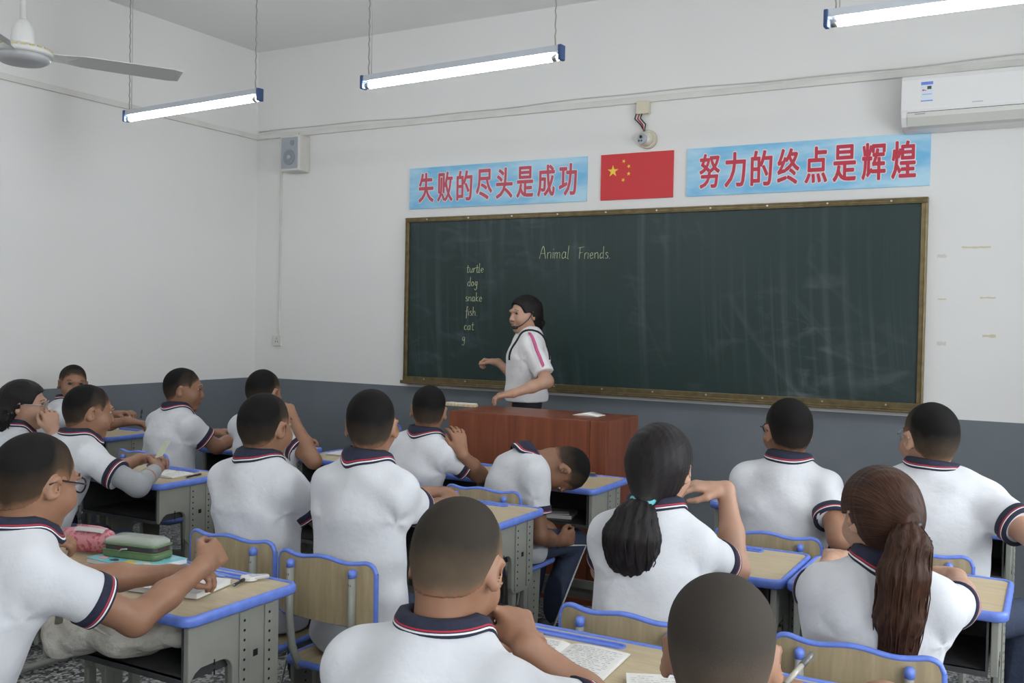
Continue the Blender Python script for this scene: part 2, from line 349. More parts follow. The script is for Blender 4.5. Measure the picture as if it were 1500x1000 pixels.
def person(label, hip, yaw, head, hrot, arms, skin=0, hair='buzz', hairtop=(.012, .011, .011), hairlow=(.10, .07, .05), h=.0065, seat=.445, bulge=.05,
           wide=1.0, stand=False, legs=None, glasses=None, shirt='polo', sleeve=.62, bare=None, hs=1.0, group='students in polo shirts', cheek=1.0, tail=None, detail_face=True, twist=0.0, neck=None, low=False):
    """hip (x, y) on the floor plan, yaw where the body faces, head = world point of the head's centre, hrot = world (yaw, pitch, roll) of the head,
    arms = {side: (elbow point, wrist point, hand dict)} in world space"""
    root = thing('person', label, 'person', (hip[0], hip[1], 0), yaw, group)
    Zi = rotm(-yaw); base = np.array([hip[0], hip[1], 0])
    loc = lambda p: Zi @ (np.array(p, float)-base)
    Hc = loc(head); Rh = rotm(hrot[0]-yaw, hrot[1], hrot[2]); T = lambda q: Hc+Rh @ np.array(q)
    sk = SKIN[skin]
    p0 = np.array([0, 0, seat+.085]) if not stand else np.array([0, 0, stand])
    nk = T((0, -.028, -.075*hs)); up_dir = unit(Hc-p0)
    Nb = T((0, -.045, -.10*hs))*0.45 + (Hc-np.array([0, .035, .165]) if not stand else Hc-np.array([0, .03, .165]))*0.55
    Nb = Hc+unit(Nb-Hc)*.135
    if neck is not None: Nb = loc(neck)
    mid = (p0+Nb)/2+np.array([0, -bulge, .02])
    bez = lambda t: (1-t)**2*p0+2*t*(1-t)*mid+t*t*Nb
    tw = rotm(twist)
    xr = tw @ np.array([1., 0, 0])
    spd = unit(bez(.95)-bez(.8))
    sh = {}
    for sd, sx in (('L', -1), ('R', 1)):
        sh[sd] = bez(.90)+xr*sx*.140*wide-spd*.024
    # arm joints by direction, with fixed bone lengths
    J = {}
    for sd, sx in (('L', -1), ('R', 1)):
        el, wr, hd = arms.get(sd, (None, None, {}))
        S = sh[sd]
        if el is None:
            E_ = S+unit([sx*.25, .55, -.85])*.27*wide**.3; Wr = E_+unit([-sx*.35, .9, .18])*.235; hd = dict(curl=.5)
        else:
            E_ = S+unit(loc(el)-S)*(.275*wide**.3); Wr = E_+unit(loc(wr)-E_)*.24
        if not stand and not low:            # forearms lie on the desk, not in it
            E_[2] = max(E_[2], .812); Wr[2] = max(Wr[2], .845)
        J[sd] = (S, E_, Wr, hd)
    pts = np.array([p0, Nb, Hc, Hc+[0, 0, .16]]+[q for sd in J for q in J[sd][:3]])
    lo = pts.min(0)-.26; hi = pts.max(0)+.26; lo[2] = max(lo[2], p0[2]-.16)
    # ---- body
    F = Field(lo, hi, h)
    tor = [(0, .100), (.22, .088), (.45, .088), (.68, .094), (.86, .078)]
    for (t0, r0), (t1, r1) in zip(tor[:-1], tor[1:]): F.cone(bez(t0), bez(t1), r0*wide, r1*wide, .05, 1.38)
    for sd in ('L', 'R'):
        S, E_, Wr, hd = J[sd]
        F.cone(bez(.86), S, .052*wide, .040*wide, .04); F.cone(bez(1)*.75+nk*.25, S, .034, .034, .04)
        F.cone(S, E_, .042*wide**.7, .039*wide**.5, .03); F.cone(E_, E_*.55+Wr*.45, .040*wide**.5, .037*wide**.4, .02); F.cone(E_*.55+Wr*.45, Wr, .036, .025, .02)
        dh = unit(loc(base+rotm(yaw) @ Wr) - E_) if hd.get('dir') is None else unit(Zi @ np.array(hd['dir'], float))
        nn = np.array([0, 0, -1.]) if hd.get('palm') is None else Zi @ np.array(hd['palm'], float)
        th = np.array([-1. if sd == 'R' else 1., 0, .3]) if hd.get('thumb_to') is None else Zi @ np.array(hd['thumb_to'], float)
        hand(F, Wr+dh*.012, dh, nn, th, hd.get('curl', .5), hd.get('spread', .10), hd.get('s', 1.0), hd.get('thumb', .6), hd.get('straight', ()))
    F.cone(bez(.93), nk, .052*wide**.5, .046*wide**.5, .025); F.cone(nk, T((0, -.02, -.03)), .046*wide**.5, .050, .02)
    skull(F, T, Rh, hs, detail_face, cheek)
    if not stand: F.cut((0, 0, seat+.03), (0, 0, -1))
    V, Q = F.surface(); body = mesh_np('body', V, Q, sk, root)
    # ---- shirt
    loose = .017
    G = Field(np.minimum(lo, pts.min(0)-.24), hi, max(h*1.25, .0075))
    st = [(-.10, .122), (.0, .122), (.22, .113), (.45, .110), (.68, .112), (.86, .092)]
    if stand: st = [(-.04, .124), (.0, .124), (.22, .120), (.45, .120), (.68, .122), (.86, .096)]
    for (t0, r0), (t1, r1) in zip(st[:-1], st[1:]): G.cone(bez(t0), bez(t1), r0*wide, r1*wide, .06, 1.40)
    cuffs = []
    for sd in ('L', 'R'):
        S, E_, Wr, hd = J[sd]; B = S+(E_-S)*sleeve
        G.cone(bez(.86), S, .070*wide, .055*wide, .06); G.cone(bez(1)*.85+nk*.15, S, .046, .048*wide, .06)
    A0 = G.D.copy()
    for sd in ('L', 'R'):
        S, E_, Wr, hd = J[sd]; B = S+(E_-S)*sleeve; ax = unit(E_-S)
        Sv = Field(G.lo, G.lo+(G.n-1)*G.h, G.h); Sv.n = G.n; Sv.ax = G.ax; Sv.D = np.full(G.n, .5, np.float32)
        Sv.cone(S, B+ax*.03, .055*wide, .064*wide**.6, .02)
        Sv.cut(B, ax)
        G.D = smin(G.D, Sv.D, .035)
        cuffs.append((S, B, ax))
    # folds in the cloth
    X, Y, Z = G.ax[0][:, None, None], G.ax[1][None, :, None], G.ax[2][None, None, :]
    ph = RNG.uniform(0, 6.3, 10); dz = Z-bez(.5)[2]
    fold = (np.sin(46*Z+14*X*np.sign(ph[0]-3)+9*Y+ph[1]+2.2*np.sin(11*X+7*Y+ph[2]))*np.clip(.25+np.maximum(0, -dz)*4, 0, 1.1)
            + .8*np.sin(38*(Z*.6+X*.8)+ph[3]+2*np.sin(13*Y+9*Z+ph[4]))*np.clip(1-np.abs(X)*2.2+.4, 0, 1)
            + .8*np.sin(42*(Z*.6-X*.8)+ph[5]+2*np.sin(12*Y-8*Z+ph[6]))+.6*np.sin(19*X+17*Z+ph[7])*np.sin(15*Y+ph[8]))
    for (S, B, ax) in cuffs:      # radiating creases at the armpit
        arm = S-np.array([0, 0, .09]); dd = np.sqrt((X-arm[0])**2+(Y-arm[1])**2+(Z-arm[2])**2)
        fold = fold+.9*np.exp(-(dd/.14)**2)*np.clip(dd/.05, 0, 1)*np.sin(4*np.arctan2(Z-arm[2], (X-arm[0])+.5*(Y-arm[1]))+ph[9])
    G.D = (G.D+.0038*fold).astype(np.float32)
    G.cone(Nb-unit(nk-Nb)*.005, nk+unit(nk-Nb)*.1, .058*wide**.5, .075, .008, 1.0, True)
    hem = seat+.004 if not stand else bez(0)[2]+.015
    G.cut((0, 0, hem), (0, 0, -1))
    V, Q = G.surface(); shirt_o = mesh_np('shirt', V, Q, SHIRT if shirt == 'polo' else SHIRT2, root)
    if shirt == 'polo':
        # collar, folded over, with a red and a white stripe near its edge
        nd = unit(nk-Nb); nd = unit(nd+np.array([0, 0, .6])); fw = unit(np.array([0, 1., 0])-nd*nd[1]); rt = np.cross(fw, nd)
        nseg = 44; rows = []; sv = [0, .5, .80, .855, .89, .945, 1.0]
        Pc = Nb+nd*.004
        ang = np.arange(nseg)*2*math.pi/nseg
        U = np.cos(ang)[:, None]*rt*1.02+np.sin(ang)[:, None]*fw
        top = Pc+U*(.0625*wide**.5)+nd*(.058-.022*np.clip(np.sin(ang), 0, 1))[:, None]
        edge = []
        for i in range(nseg):
            rr = (.090+.018*max(0, math.sin(ang[i])))*wide**.5
            hh = np.linspace(.05, -.07, 61); P = Pc+U[i]*rr+hh[:, None]*nd; dv = G.sample(P)
            j = np.nonzero(dv < .004)[0]; edge.append(hh[j[0]] if len(j) else -.02)
        edge = np.clip(np.array(edge), -.026, .03)
        for _ in range(3): edge = (np.roll(edge, 1)+edge*2+np.roll(edge, -1))/4
        bot = Pc+U*((.090+.018*np.clip(np.sin(ang), 0, 1))*wide**.5)[:, None]+nd*(edge+.003)[:, None]
        c = MB(); rings = [Pc+U*(.055*wide**.5)-nd*.012, Pc+U*(.057*wide**.5)+nd*.046, top]
        mis = [0, 0]
        for a, b in zip(sv[:-1], sv[1:]):
            bl = 1.0-(1-b)**1.35; rad = top+(bot-top)*b; rad = rad+nd*(.010*math.sin(math.pi*b))+U*(.004*math.sin(math.pi*b)); rings.append(rad)
        mis += [0, 0, 1, 0, 2, 0]
        rings.append(bot-U*.006-nd*.006); mis.append(0)
        c.loft(rings, caps=False, mis=mis); c.build('collar', [NAVY, REDST, WHITEST], shirt_o)
        for (S, B, ax) in cuffs:
            a1 = unit(np.cross(ax, [0.3, .2, 1])); a2 = np.cross(ax, a1); ns = 36; ang = np.arange(ns)*2*math.pi/ns
            U = np.cos(ang)[:, None]*a1+np.sin(ang)[:, None]*a2
            rr = np.linspace(.03, .10, 57); P = (B-ax*.014)[None, None]+U[:, None]*rr[None, :, None]; dv = G.sample(P)
            rad = np.array([rr[np.argmax(dv[i] > 0)] if (dv[i] > 0).any() else .075 for i in range(ns)]); med = np.median(rad); rad = np.minimum(rad, med*1.12)
            for _ in range(3): rad = (np.roll(rad, 1)+rad*2+np.roll(rad, -1))/4
            rings = []; mis = []
            for q, mi in ((-.034, 0), (-.0335, 0), (-.012, 1), (-.008, 0), (-.006, 2), (-.002, 0), (.003, 0)):
                rings.append(B+ax*q+U*(rad+(-.004 if q == -.034 else .0025))[:, None]); mis.append(mi)
            rings.append(B+ax*.003+U*(rad*.8)[:, None])
            c = MB(); c.loft(rings, caps=False, mis=mis); c.build('sleeve_cuff', [NAVY, REDST, WHITEST], shirt_o)
    # ---- legs: trousers and shoes
    Tm = BLACKCLOTH if stand else TROUSER
    if stand:
        kn = [np.array([sx*.085, .03, stand*.52+.06]) for sx in (-1, 1)]; an = [np.array([sx*.09, -.01, stand-.80]) for sx in (-1, 1)]
    else:
        kn = [np.array([sx*.10, .40, .468]) for sx in (-1, 1)]; an = [np.array([sx*.054, .20, .09]) for sx in (-1, 1)]
        if legs:
            for i, sd in enumerate('LR'):
                if sd in legs: kn[i] = loc(legs[sd][0]); an[i] = loc(legs[sd][1])
    hp = [p0+np.array([sx*.085, .0, -.01]) for sx in (-1, 1)]
    ap = np.array(kn+an+hp+[p0]); L_ = Field(ap.min(0)-.2, ap.max(0)+.2, .010)
    L_.ell(p0+np.array([0, -.01, .0]), (.156*wide, .110*wide, .09) if not stand else (.145, .10, .10), .05)
    for i in range(2):
        L_.cone(hp[i], kn[i], .088*min(wide, 1.0), .062, .04); L_.cone(kn[i], an[i], .060, .054, .03)
    L_.cut(p0+np.array([0, 0, .075 if not stand else .05]), (0, 0, 1))
    if not stand:                            # flattened where the seat carries them
        Yl, Zl = L_.ax[1][None, :, None], L_.ax[2][None, None, :]
        L_.D = np.where(Yl < .26, np.maximum(L_.D, seat+.001-Zl), L_.D).astype(np.float32)
    V, Q = L_.surface(); tr = mesh_np('trousers', V, Q, Tm, root)
    if not stand:
        for i, sx in enumerate((-1, 1)):
            c = MB(); o_ = np.array([sx*1., 0, 0]); hpp = hp[i]+np.array([0, .05, .0])
            line = [hpp+o_*.093*wide, (hpp+kn[i])/2+o_*.083, kn[i]+o_*.066+np.array([0, .0, -.005]), (kn[i]+an[i])/2+o_*.063, an[i]+o_*.059]
            c.tube(line, .0045, 6); c.build('piping', WHITEST, tr)
    for i in range(2):
        a = an[i]; zb = (stand-.88 if stand else 0); c = Field((a[0]-.08, a[1]-.12, zb-.02), (a[0]+.08, a[1]+.26, zb+.14), .009)
        c.cone((a[0], a[1]-.03, zb+.05), (a[0], a[1]+.13, zb+.036), .046, .036, .03); c.cone((a[0], a[1]-.01, zb+.09), (a[0], a[1]-.01, zb+.05), .040, .045, .03)
        c.cut((0, 0, zb+.003), (0, 0, -1)); V, Q = c.surface(); mesh_np('shoe', V, Q, SHOE, root)
    # ---- hair (grown in the head's own frame)
    HF = Field((-.13, -.16, -.13), (.13, .14, .16), .0045 if h < .0065 else .0055)
    X, Y, Z = HF.ax[0][:, None, None]/hs, HF.ax[1][None, :, None]/hs, HF.ax[2][None, None, :]/hs
    skull(HF, lambda q: np.array(q), None, hs, False, cheek)
    line = np.interp(Y, *HAIRLINE)
    HF.cone((0, -.040, -.11), (0, -.024, -.02), .050*wide**.5, .054, .02)
    if tail is None and hair != 'buzz': HF.cone((0, -.06, -.02), (0, -.075, -.09), .06, .05, .03)
    if tail: HF.cone((0, -.055, .0), Rh.T @ np.array(tail['pts'][0]), .060, .022, .04)
    if hair == 'buzz':
        thick = .0016+.0075*np.clip((Z-line-.03)/.09, 0, 1)
        HF.D = HF.D-thick.astype(np.float32)
        HF.D = np.maximum(HF.D, ((line-Z)*.8*hs+0*X).astype(np.float32))
        V, Q = HF.surface()
        ln = np.interp(V[:, 1]/hs, *HAIRLINE); fd = np.clip((V[:, 2]/hs-ln)/.105, 0, 1)
        mesh_np('hair', V @ Rh.T+Hc, Q, buzz_mat('buzz_%.3f_%.3f' % (hairtop[0], hairlow[0]), hairtop, hairlow), root, {'fade': ('FLOAT', fd)})
    else:
        hm = HAIR_BROWN if hair == 'brown' else HAIR_BLACK
        thick = .010+.006*np.clip((Z+.02)/.1, 0, 1)
        HF.D = HF.D-thick.astype(np.float32)
        HF.D = HF.D+(0.0006*np.sin(150*X+40*np.sin(9*Y))*np.ones_like(Z)).astype(np.float32)
        l2 = np.interp(Y, [-.13, -.09, -.04, -.012, .0, .02, .045, .06, .08, .1, .14], [-.10, -.10, -.075, -.03, .012, .016, .012, .058, .078, .088, .09])
        HF.D = np.maximum(HF.D, ((l2-Z)*.8*hs+0*X).astype(np.float32))
        V, Q = HF.surface()
        r_ = np.sqrt(V[:, 0]**2+V[:, 2]**2); tie = np.array([0, -.11, -.04]); vv = V-tie
        an_ = np.arctan2(V[:, 0], V[:, 2]+.05)
        ho = mesh_np('hair', V @ Rh.T+Hc, Q, hm, root, {'strand': ('FLOAT_VECTOR', np.stack([an_*4.5, np.linalg.norm(vv, axis=1)*1.2, r_*2], 1))})
        if tail:
            tp = [np.array(q, float) for q in tail['pts']]; rs = tail['r']; hh_ = .006
            pa = np.array(tp); TF = Field(pa.min(0)-.10, pa.max(0)+.10, hh_)
            for i in range(len(tp)-1): TF.cone(tp[i], tp[i+1], rs[i], rs[i+1], .02, tail.get('sx', 1.25))
            X, Y, Z = TF.ax[0][:, None, None], TF.ax[1][None, :, None], TF.ax[2][None, None, :]
            cx = np.interp(-Z, [-q[2] for q in tp], [q[0] for q in tp]); cy = np.interp(-Z, [-q[2] for q in tp], [q[1] for q in tp])
            th = np.arctan2(X-cx, Y-cy)
            TF.D = TF.D+(.0030*np.sin(13*th+14*Z+2*np.sin(30*Z))+.0018*np.sin(29*th-9*Z)).astype(np.float32)
            V, Q = TF.surface()
            cx = np.interp(-V[:, 2], [-q[2] for q in tp], [q[0] for q in tp]); cy = np.interp(-V[:, 2], [-q[2] for q in tp], [q[1] for q in tp])
            th = np.arctan2(V[:, 0]-cx, V[:, 1]-cy)
            # tail points are given in person space (hangs straight down), relative to the head centre
            mesh_np('ponytail', V+Hc, Q, hm, root, {'strand': ('FLOAT_VECTOR', np.stack([th*2.6, V[:, 2]*1.3, np.hypot(V[:, 0]-cx, V[:, 1]-cy)*6], 1))})
            # loose strands along the tail
            c = MB()
            for i in range(70):
                a = RNG.uniform(0, 6.28); e = RNG.uniform(.75, 1.12); q = []
                for j in range(len(tp)):
                    rr = rs[j]*e*(1+.05*RNG.randn()); q.append(tp[j]+Hc+np.array([math.cos(a)*rr*tail.get('sx', 1.25), math.sin(a)*rr, -RNG.uniform(0, .03) if j == len(tp)-1 else 0]))
                fine = []
                for j in range(len(q)-1): fine += [q[j], (q[j]+q[j+1])/2+RNG.randn(3)*.002]
                fine.append(q[-1]); c.tube(fine, [.0016]*(len(fine)-1)+[.0005], 4)
            so = c.build('loose_strands', hm, root); so['kind'] = 'stuff'
            c = MB(); t0 = tp[0]+Hc; ring = [t0+np.array([math.cos(t)*rs[0]*1.15*tail.get('sx', 1.25), math.sin(t)*rs[0]*1.2, .004*math.sin(2*t)]) for t in np.arange(17)*2*math.pi/16]
            c.tube(ring, .0085, 8); c.build('hair_tie', tail['tie'], root)
    # ---- face pieces
    if detail_face:
        for sx in (-1, 1):
            c = MB(); cen = T(np.array((sx*.033, .079, .0135))*hs)
            rings = []
            for i in range(1, 8):
                t = math.pi*i/8; rings.append([cen+Rh @ (np.array((math.sin(t)*math.cos(q)*.0135, math.cos(t)*.0115, math.sin(t)*math.sin(q)*.0075))*hs) for q in np.arange(10)*2*math.pi/10])
            c.loft(rings, mis=[1, 1, 0, 0, 0, 0]); c.build('eye', [mat('eye_white', (.35, .31, .29), .3), BLACKPL], root)
            c = MB(); c.tube([T(np.array(q)*hs) for q in ((sx*.016, .0935, .032), (sx*.034, .0915, .037), (sx*.052, .078, .032))], [.0030, .0038, .0015], 6, flat=(.8, 1)); c.build('eyebrow', BLACKHAIR, root)
        c = MB()
        for zz, w_ in ((-.0535, .0042), (-.0635, .005)):
            c.tube([T(np.array(q)*hs) for q in ((-.022, .086, -.058), (-.011, .0965, zz), (0, .0985, zz-.001), (.011, .0965, zz), (.022, .086, -.058))], [.001, w_, w_, w_, .001], 6)
        c.build('lips', mat('lips', (.34, .13, .105), .5), root)
    if glasses:
        c = MB()
        for sx in (-1, 1):
            c.tube([T(np.array((sx*.034+.023*math.cos(t), .104-.006*abs(math.cos(t)), .010+.019*math.sin(t)))*hs) for t in np.arange(21)*2*math.pi/20], glasses.get('r', .0018), 6, caps=False)
            c.tube([T(np.array(q)*hs) for q in ((sx*.057, .100, .014), (sx*.074, .075, .014), (sx*.086, -.005, .016), (sx*.084, -.03, .002))], glasses.get('r', .0018), 6)
        c.tube([T(np.array(q)*hs) for q in ((-.011, .105, .014), (0, .108, .016), (.011, .105, .014))], glasses.get('r', .0018), 6)
        g = c.build('glasses', glasses['mat'], root)
    return dict(root=root, J=J, T=T, Rh=Rh, loc=loc, shirt=shirt_o, G=G, bez=bez, nk=nk)
def world(P, p): return np.array(P['root'].location)+rotm(P['root'].rotation_euler[2]) @ np.array(p)
# ---------------------------------------------------------------- the room
ZW = 1.04
def floor_mat():
    M = mat('terrazzo', (0.3, 0.3, 0.3), 0.35); nt = M.node_tree; b = nt.nodes['Principled BSDF']
    tc = nt.nodes.new('ShaderNodeTexCoord'); v = nt.nodes.new('ShaderNodeTexVoronoi'); v.inputs['Scale'].default_value = 75
    nt.links.new(tc.outputs['Object'], v.inputs['Vector'])
    r = nt.nodes.new('ShaderNodeValToRGB'); r.color_ramp.interpolation = 'CONSTANT'; e = r.color_ramp.elements
    e[0].color = (.06, .06, .065, 1); e[1].position = .3; e[1].color = (.42, .42, .41, 1)
    for p_, c_ in ((.5, .22), (.62, .55), (.8, .13)): q = e.new(p_); q.color = (c_, c_, c_*.98, 1)
    sp = nt.nodes.new('ShaderNodeSeparateColor'); nt.links.new(v.outputs['Color'], sp.inputs['Color'])
    nt.links.new(sp.outputs[0], r.inputs['Fac']); nt.links.new(r.outputs['Color'], b.inputs['Base Color'])
    return M
b = MB(); b.box((0, YB, -.1), (XR, 0, 0)); structure(b.build('floor', floor_mat()))
b = MB(); b.box((-.2, YB-.2, ZC), (XR+.2, .2, ZC+.15)); structure(b.build('ceiling', CEIL))
def wall(name, lo, hi):
    b = MB(); b.box((lo[0], lo[1], 0), (hi[0], hi[1], ZW), 1); b.box((lo[0], lo[1], ZW), (hi[0], hi[1], ZC), 0)
    return structure(b.build(name, [WALL_W, WALL_G]))
wall('wall_front', (-.2, 0), (XR+.2, .2)); wall('wall_left', (-.2, YB), (0, 0)); wall('wall_back', (-.2, YB-.2), (XR+.2, YB))
b = MB(); ys = [YB]+[q for w_ in WINS for q in w_]+[0]
for i in range(0, len(ys), 2): b.box((XR, ys[i], 0), (XR+.2, ys[i+1], ZW), 1); b.box((XR, ys[i], ZW), (XR+.2, ys[i+1], ZC), 0)
for y0, y1 in WINS: b.box((XR, y0, 0), (XR+.2, y1, .9), 1); b.box((XR, y0, 2.9), (XR+.2, y1, ZC), 0)
structure(b.build('wall_right', [WALL_W, WALL_G]))
GLASS = mat('window_glass', (.9, .95, .95), .05, alpha=.12)
FRAME = mat('window_frame_white', (.7, .7, .7), .4)
for i, (y0, y1) in enumerate(WINS):
    b = MB()
    for (a, c) in (((y0, .9), (y1, .95)), ((y0, 2.85), (y1, 2.9)), ((y0, .95), (y0+.05, 2.85)), ((y1-.05, .95), (y1, 2.85)), (((y0+y1)/2-.03, .95), ((y0+y1)/2+.03, 2.85)), ((y0+.05, 2.2), (y1-.05, 2.25))):
        b.box((XR+.06, a[0], a[1]), (XR+.12, c[0], c[1]))
    w_ = structure(b.build('window_%d' % (i+1), FRAME))
    ym = (y0+y1)/2
    for ya, yb in ((y0+.05, ym-.03), (ym+.03, y1-.05)):
        for za, zb in ((.95, 2.2), (2.25, 2.85)):
            b = MB(); b.box((XR+.087, ya, za), (XR+.093, yb, zb)); b.build('pane', GLASS, w_)
# raised teaching platform behind the podium
b = MB(); b.box((2.2, -.80, 0), (5.6, -.001, .13)); p_ = structure(b.build('trim_1', mat('cement', (.3, .3, .29), .7, noise=(8, (.25, .25, .24))), bevel=.008))
# cable trunking along the walls
b = MB()
b.box((.001, -.023, 3.035), (XR-.001, -.001, 3.075))
tr = b.build('cable_trunking', PVC, bevel=.003); tag(tr, 'white plastic cable trunking running along the front wall above the banners', 'trunking')
b = MB(); b.box((.001, YB+.001, 3.035), (.023, -.024, 3.075)); tag(b.build('cable_trunking', PVC, bevel=.003), 'white plastic cable trunking running along the left wall', 'trunking')
b = MB(); b.tube([(x, -.012-.004*math.sin(x*3), 3.098+.007*math.sin(x*2.3)+.003*math.sin(x*7)) for x in np.linspace(.03, XR-.03, 60)], .0045, 6)
b.build('cable', mat('grey_cable', (.56, .55, .51), .6), tr)
b = MB(); b.box((0, -3.22, 3.075), (.02, -3.185, ZC)); tag(b.build('vertical_trunking', PVC), 'white vertical trunking on the left wall near the ceiling fan', 'trunking')
b = MB(); b.box((.265, -.014, 1.40), (.285, 0, 3.035)); tag(b.build('vertical_trunking', PVC), 'thin white trunking down the front wall to the socket', 'trunking')
t = thing('wall_socket', 'white wall socket at the foot of the thin trunking', 'socket', (.26, 0, 1.31))
b = MB(); b.box((-.045, -.02, 0), (.045, 0, .09)); b.build('plate', PVC, t, bevel=.004)
b = MB()
for x_ in (-.012, .012): b.box((x_-.002, -.0215, .03), (x_+.002, -.0195, .045))
b.box((-.002, -.0215, .055), (.002, -.0195, .07)); b.build('slots', HOLE, t)
# ---------------------------------------------------------------- blackboard
XB0, XB1, ZB0, ZB1 = 1.566, 5.26, 1.066, 2.326
def board_mat():
    M = mat('blackboard_green', (.012, .042, .038), .5); nt = M.node_tree; b = nt.nodes['Principled BSDF']
    tc = nt.nodes.new('ShaderNodeTexCoord')
    def noise(scale, mp, det=5, dist=0.):
        m_ = nt.nodes.new('ShaderNodeMapping'); m_.inputs['Scale'].default_value = mp; nt.links.new(tc.outputs['Object'], m_.inputs['Vector'])
        n = nt.nodes.new('ShaderNodeTexNoise'); n.inputs['Scale'].default_value = scale; n.inputs['Detail'].default_value = det; n.inputs['Distortion'].default_value = dist
        nt.links.new(m_.outputs['Vector'], n.inputs['Vector']); return n.outputs['Fac']
    def ramp(src, a, b_):
        r = nt.nodes.new('ShaderNodeMapRange'); r.inputs[1].default_value = a; r.inputs[2].default_value = b_; nt.links.new(src, r.inputs[0]); return r.outputs[0]
    def math_(op, a, b_):
        q = nt.nodes.new('ShaderNodeMath'); q.operation = op
        for i, s_ in enumerate((a, b_)):
            if isinstance(s_, (int, float)): q.inputs[i].default_value = s_
            else: nt.links.new(s_, q.inputs[i])
        return q.outputs[0]
    # wiping arcs of chalk dust: rings round a point on the board, broken up by noise
    def arcs(cx, cz, freq, lo, hi):
        m_ = nt.nodes.new('ShaderNodeMapping'); m_.inputs['Location'].default_value = (-cx, 0, -cz*.62); m_.inputs['Scale'].default_value = (1, 0, .62); nt.links.new(tc.outputs['Object'], m_.inputs['Vector'])
        ln = nt.nodes.new('ShaderNodeVectorMath'); ln.operation = 'LENGTH'; nt.links.new(m_.outputs['Vector'], ln.inputs[0])
        n = nt.nodes.new('ShaderNodeTexNoise'); n.noise_dimensions = '1D'; n.inputs['Scale'].default_value = freq; n.inputs['Detail'].default_value = 4
        nt.links.new(ln.outputs['Value'], n.inputs['W']); return ramp(n.outputs['Fac'], lo, hi)
    big = ramp(noise(1.3, (1, 1, 1), 4, 1.0), .45, .75); big2 = ramp(noise(1.1, (1.3, 1, .8), 3, .5), .42, .7)
    s1 = math_('MULTIPLY', arcs(4.6, 1.2, 16, .5, .85), big2); s2 = math_('MULTIPLY', arcs(2.2, 2.9, 12, .55, .85), big)
    smudge = math_('MULTIPLY', ramp(noise(5, (.6, 1, 1.5), 6, 1.2), .52, .8), big)
    tot = math_('ADD', math_('MULTIPLY', s1, .17), math_('ADD', math_('MULTIPLY', s2, .16), math_('MULTIPLY', smudge, .24)))
    tot = math_('ADD', tot, math_('MULTIPLY', ramp(noise(.8, (1, 1, 1), 2), .35, .75), .03))
    mx = nt.nodes.new('ShaderNodeMix'); mx.data_type = 'RGBA'; nt.links.new(tot, mx.inputs[0])
    mx.inputs[6].default_value = (.005, .024, .021, 1); mx.inputs[7].default_value = (.42, .44, .47, 1)
    nt.links.new(mx.outputs[2], b.inputs['Base Color'])
    return M
bb = thing('blackboard', 'long dark green blackboard with chalk writing on the front wall', 'blackboard', ((XB0+XB1)/2, 0, ZB0))
hw = (XB1-XB0)/2; hz = ZB1-ZB0
b = MB(); b.box((-hw+.03, -.030, .05), (hw-.03, 0, hz-.03)); surf = b.build('board_surface', board_mat(), bb)
b = MB()
prof = [(0, 0), (0, -.05), (.008, -.056), (.016, -.050), (.022, -.056), (.032, -.05), (.040, -.036), (.040, 0)]
b.box((-hw, -.045, hz-.035), (hw, 0, hz)); b.box((-hw, -.052, hz-.012), (hw, -.045, hz-.004)); b.box((-hw, -.050, hz-.028), (hw, -.045, hz-.022))
b.build('frame_top', BRONZE, bb, bevel=.003)
for s_ in (-1, 1):
    b = MB(); b.box((min(s_*hw, s_*(hw-.035)), -.045, .055), (max(s_*hw, s_*(hw-.035)), 0, hz-.035)); b.box((min(s_*(hw-.004), s_*(hw-.012)), -.052, .055), (max(s_*(hw-.004), s_*(hw-.012)), -.045, hz-.035))
    b.build('frame_side', BRONZE, bb, bevel=.003)
b = MB(); b.box((-hw, -.05, 0), (hw, 0, .055)); b.box((-hw, -.085, 0), (hw, -.05, .014)); b.box((-hw, -.085, .014), (hw, -.079, .026)); b.build('chalk_ledge', BRONZE, bb, bevel=.003)
b = MB()
for i in range(10): x_ = -hw+.2+i*(2*hw-.4)/9; b.tube([(x_, -.046, hz-.017), (x_, -.054, hz-.017)], .006, 8); b.tube([(x_, -.052, .04), (x_, -.056, .04)], .006, 8)
b.build('screws', CHROME, bb)['kind'] = 'stuff'
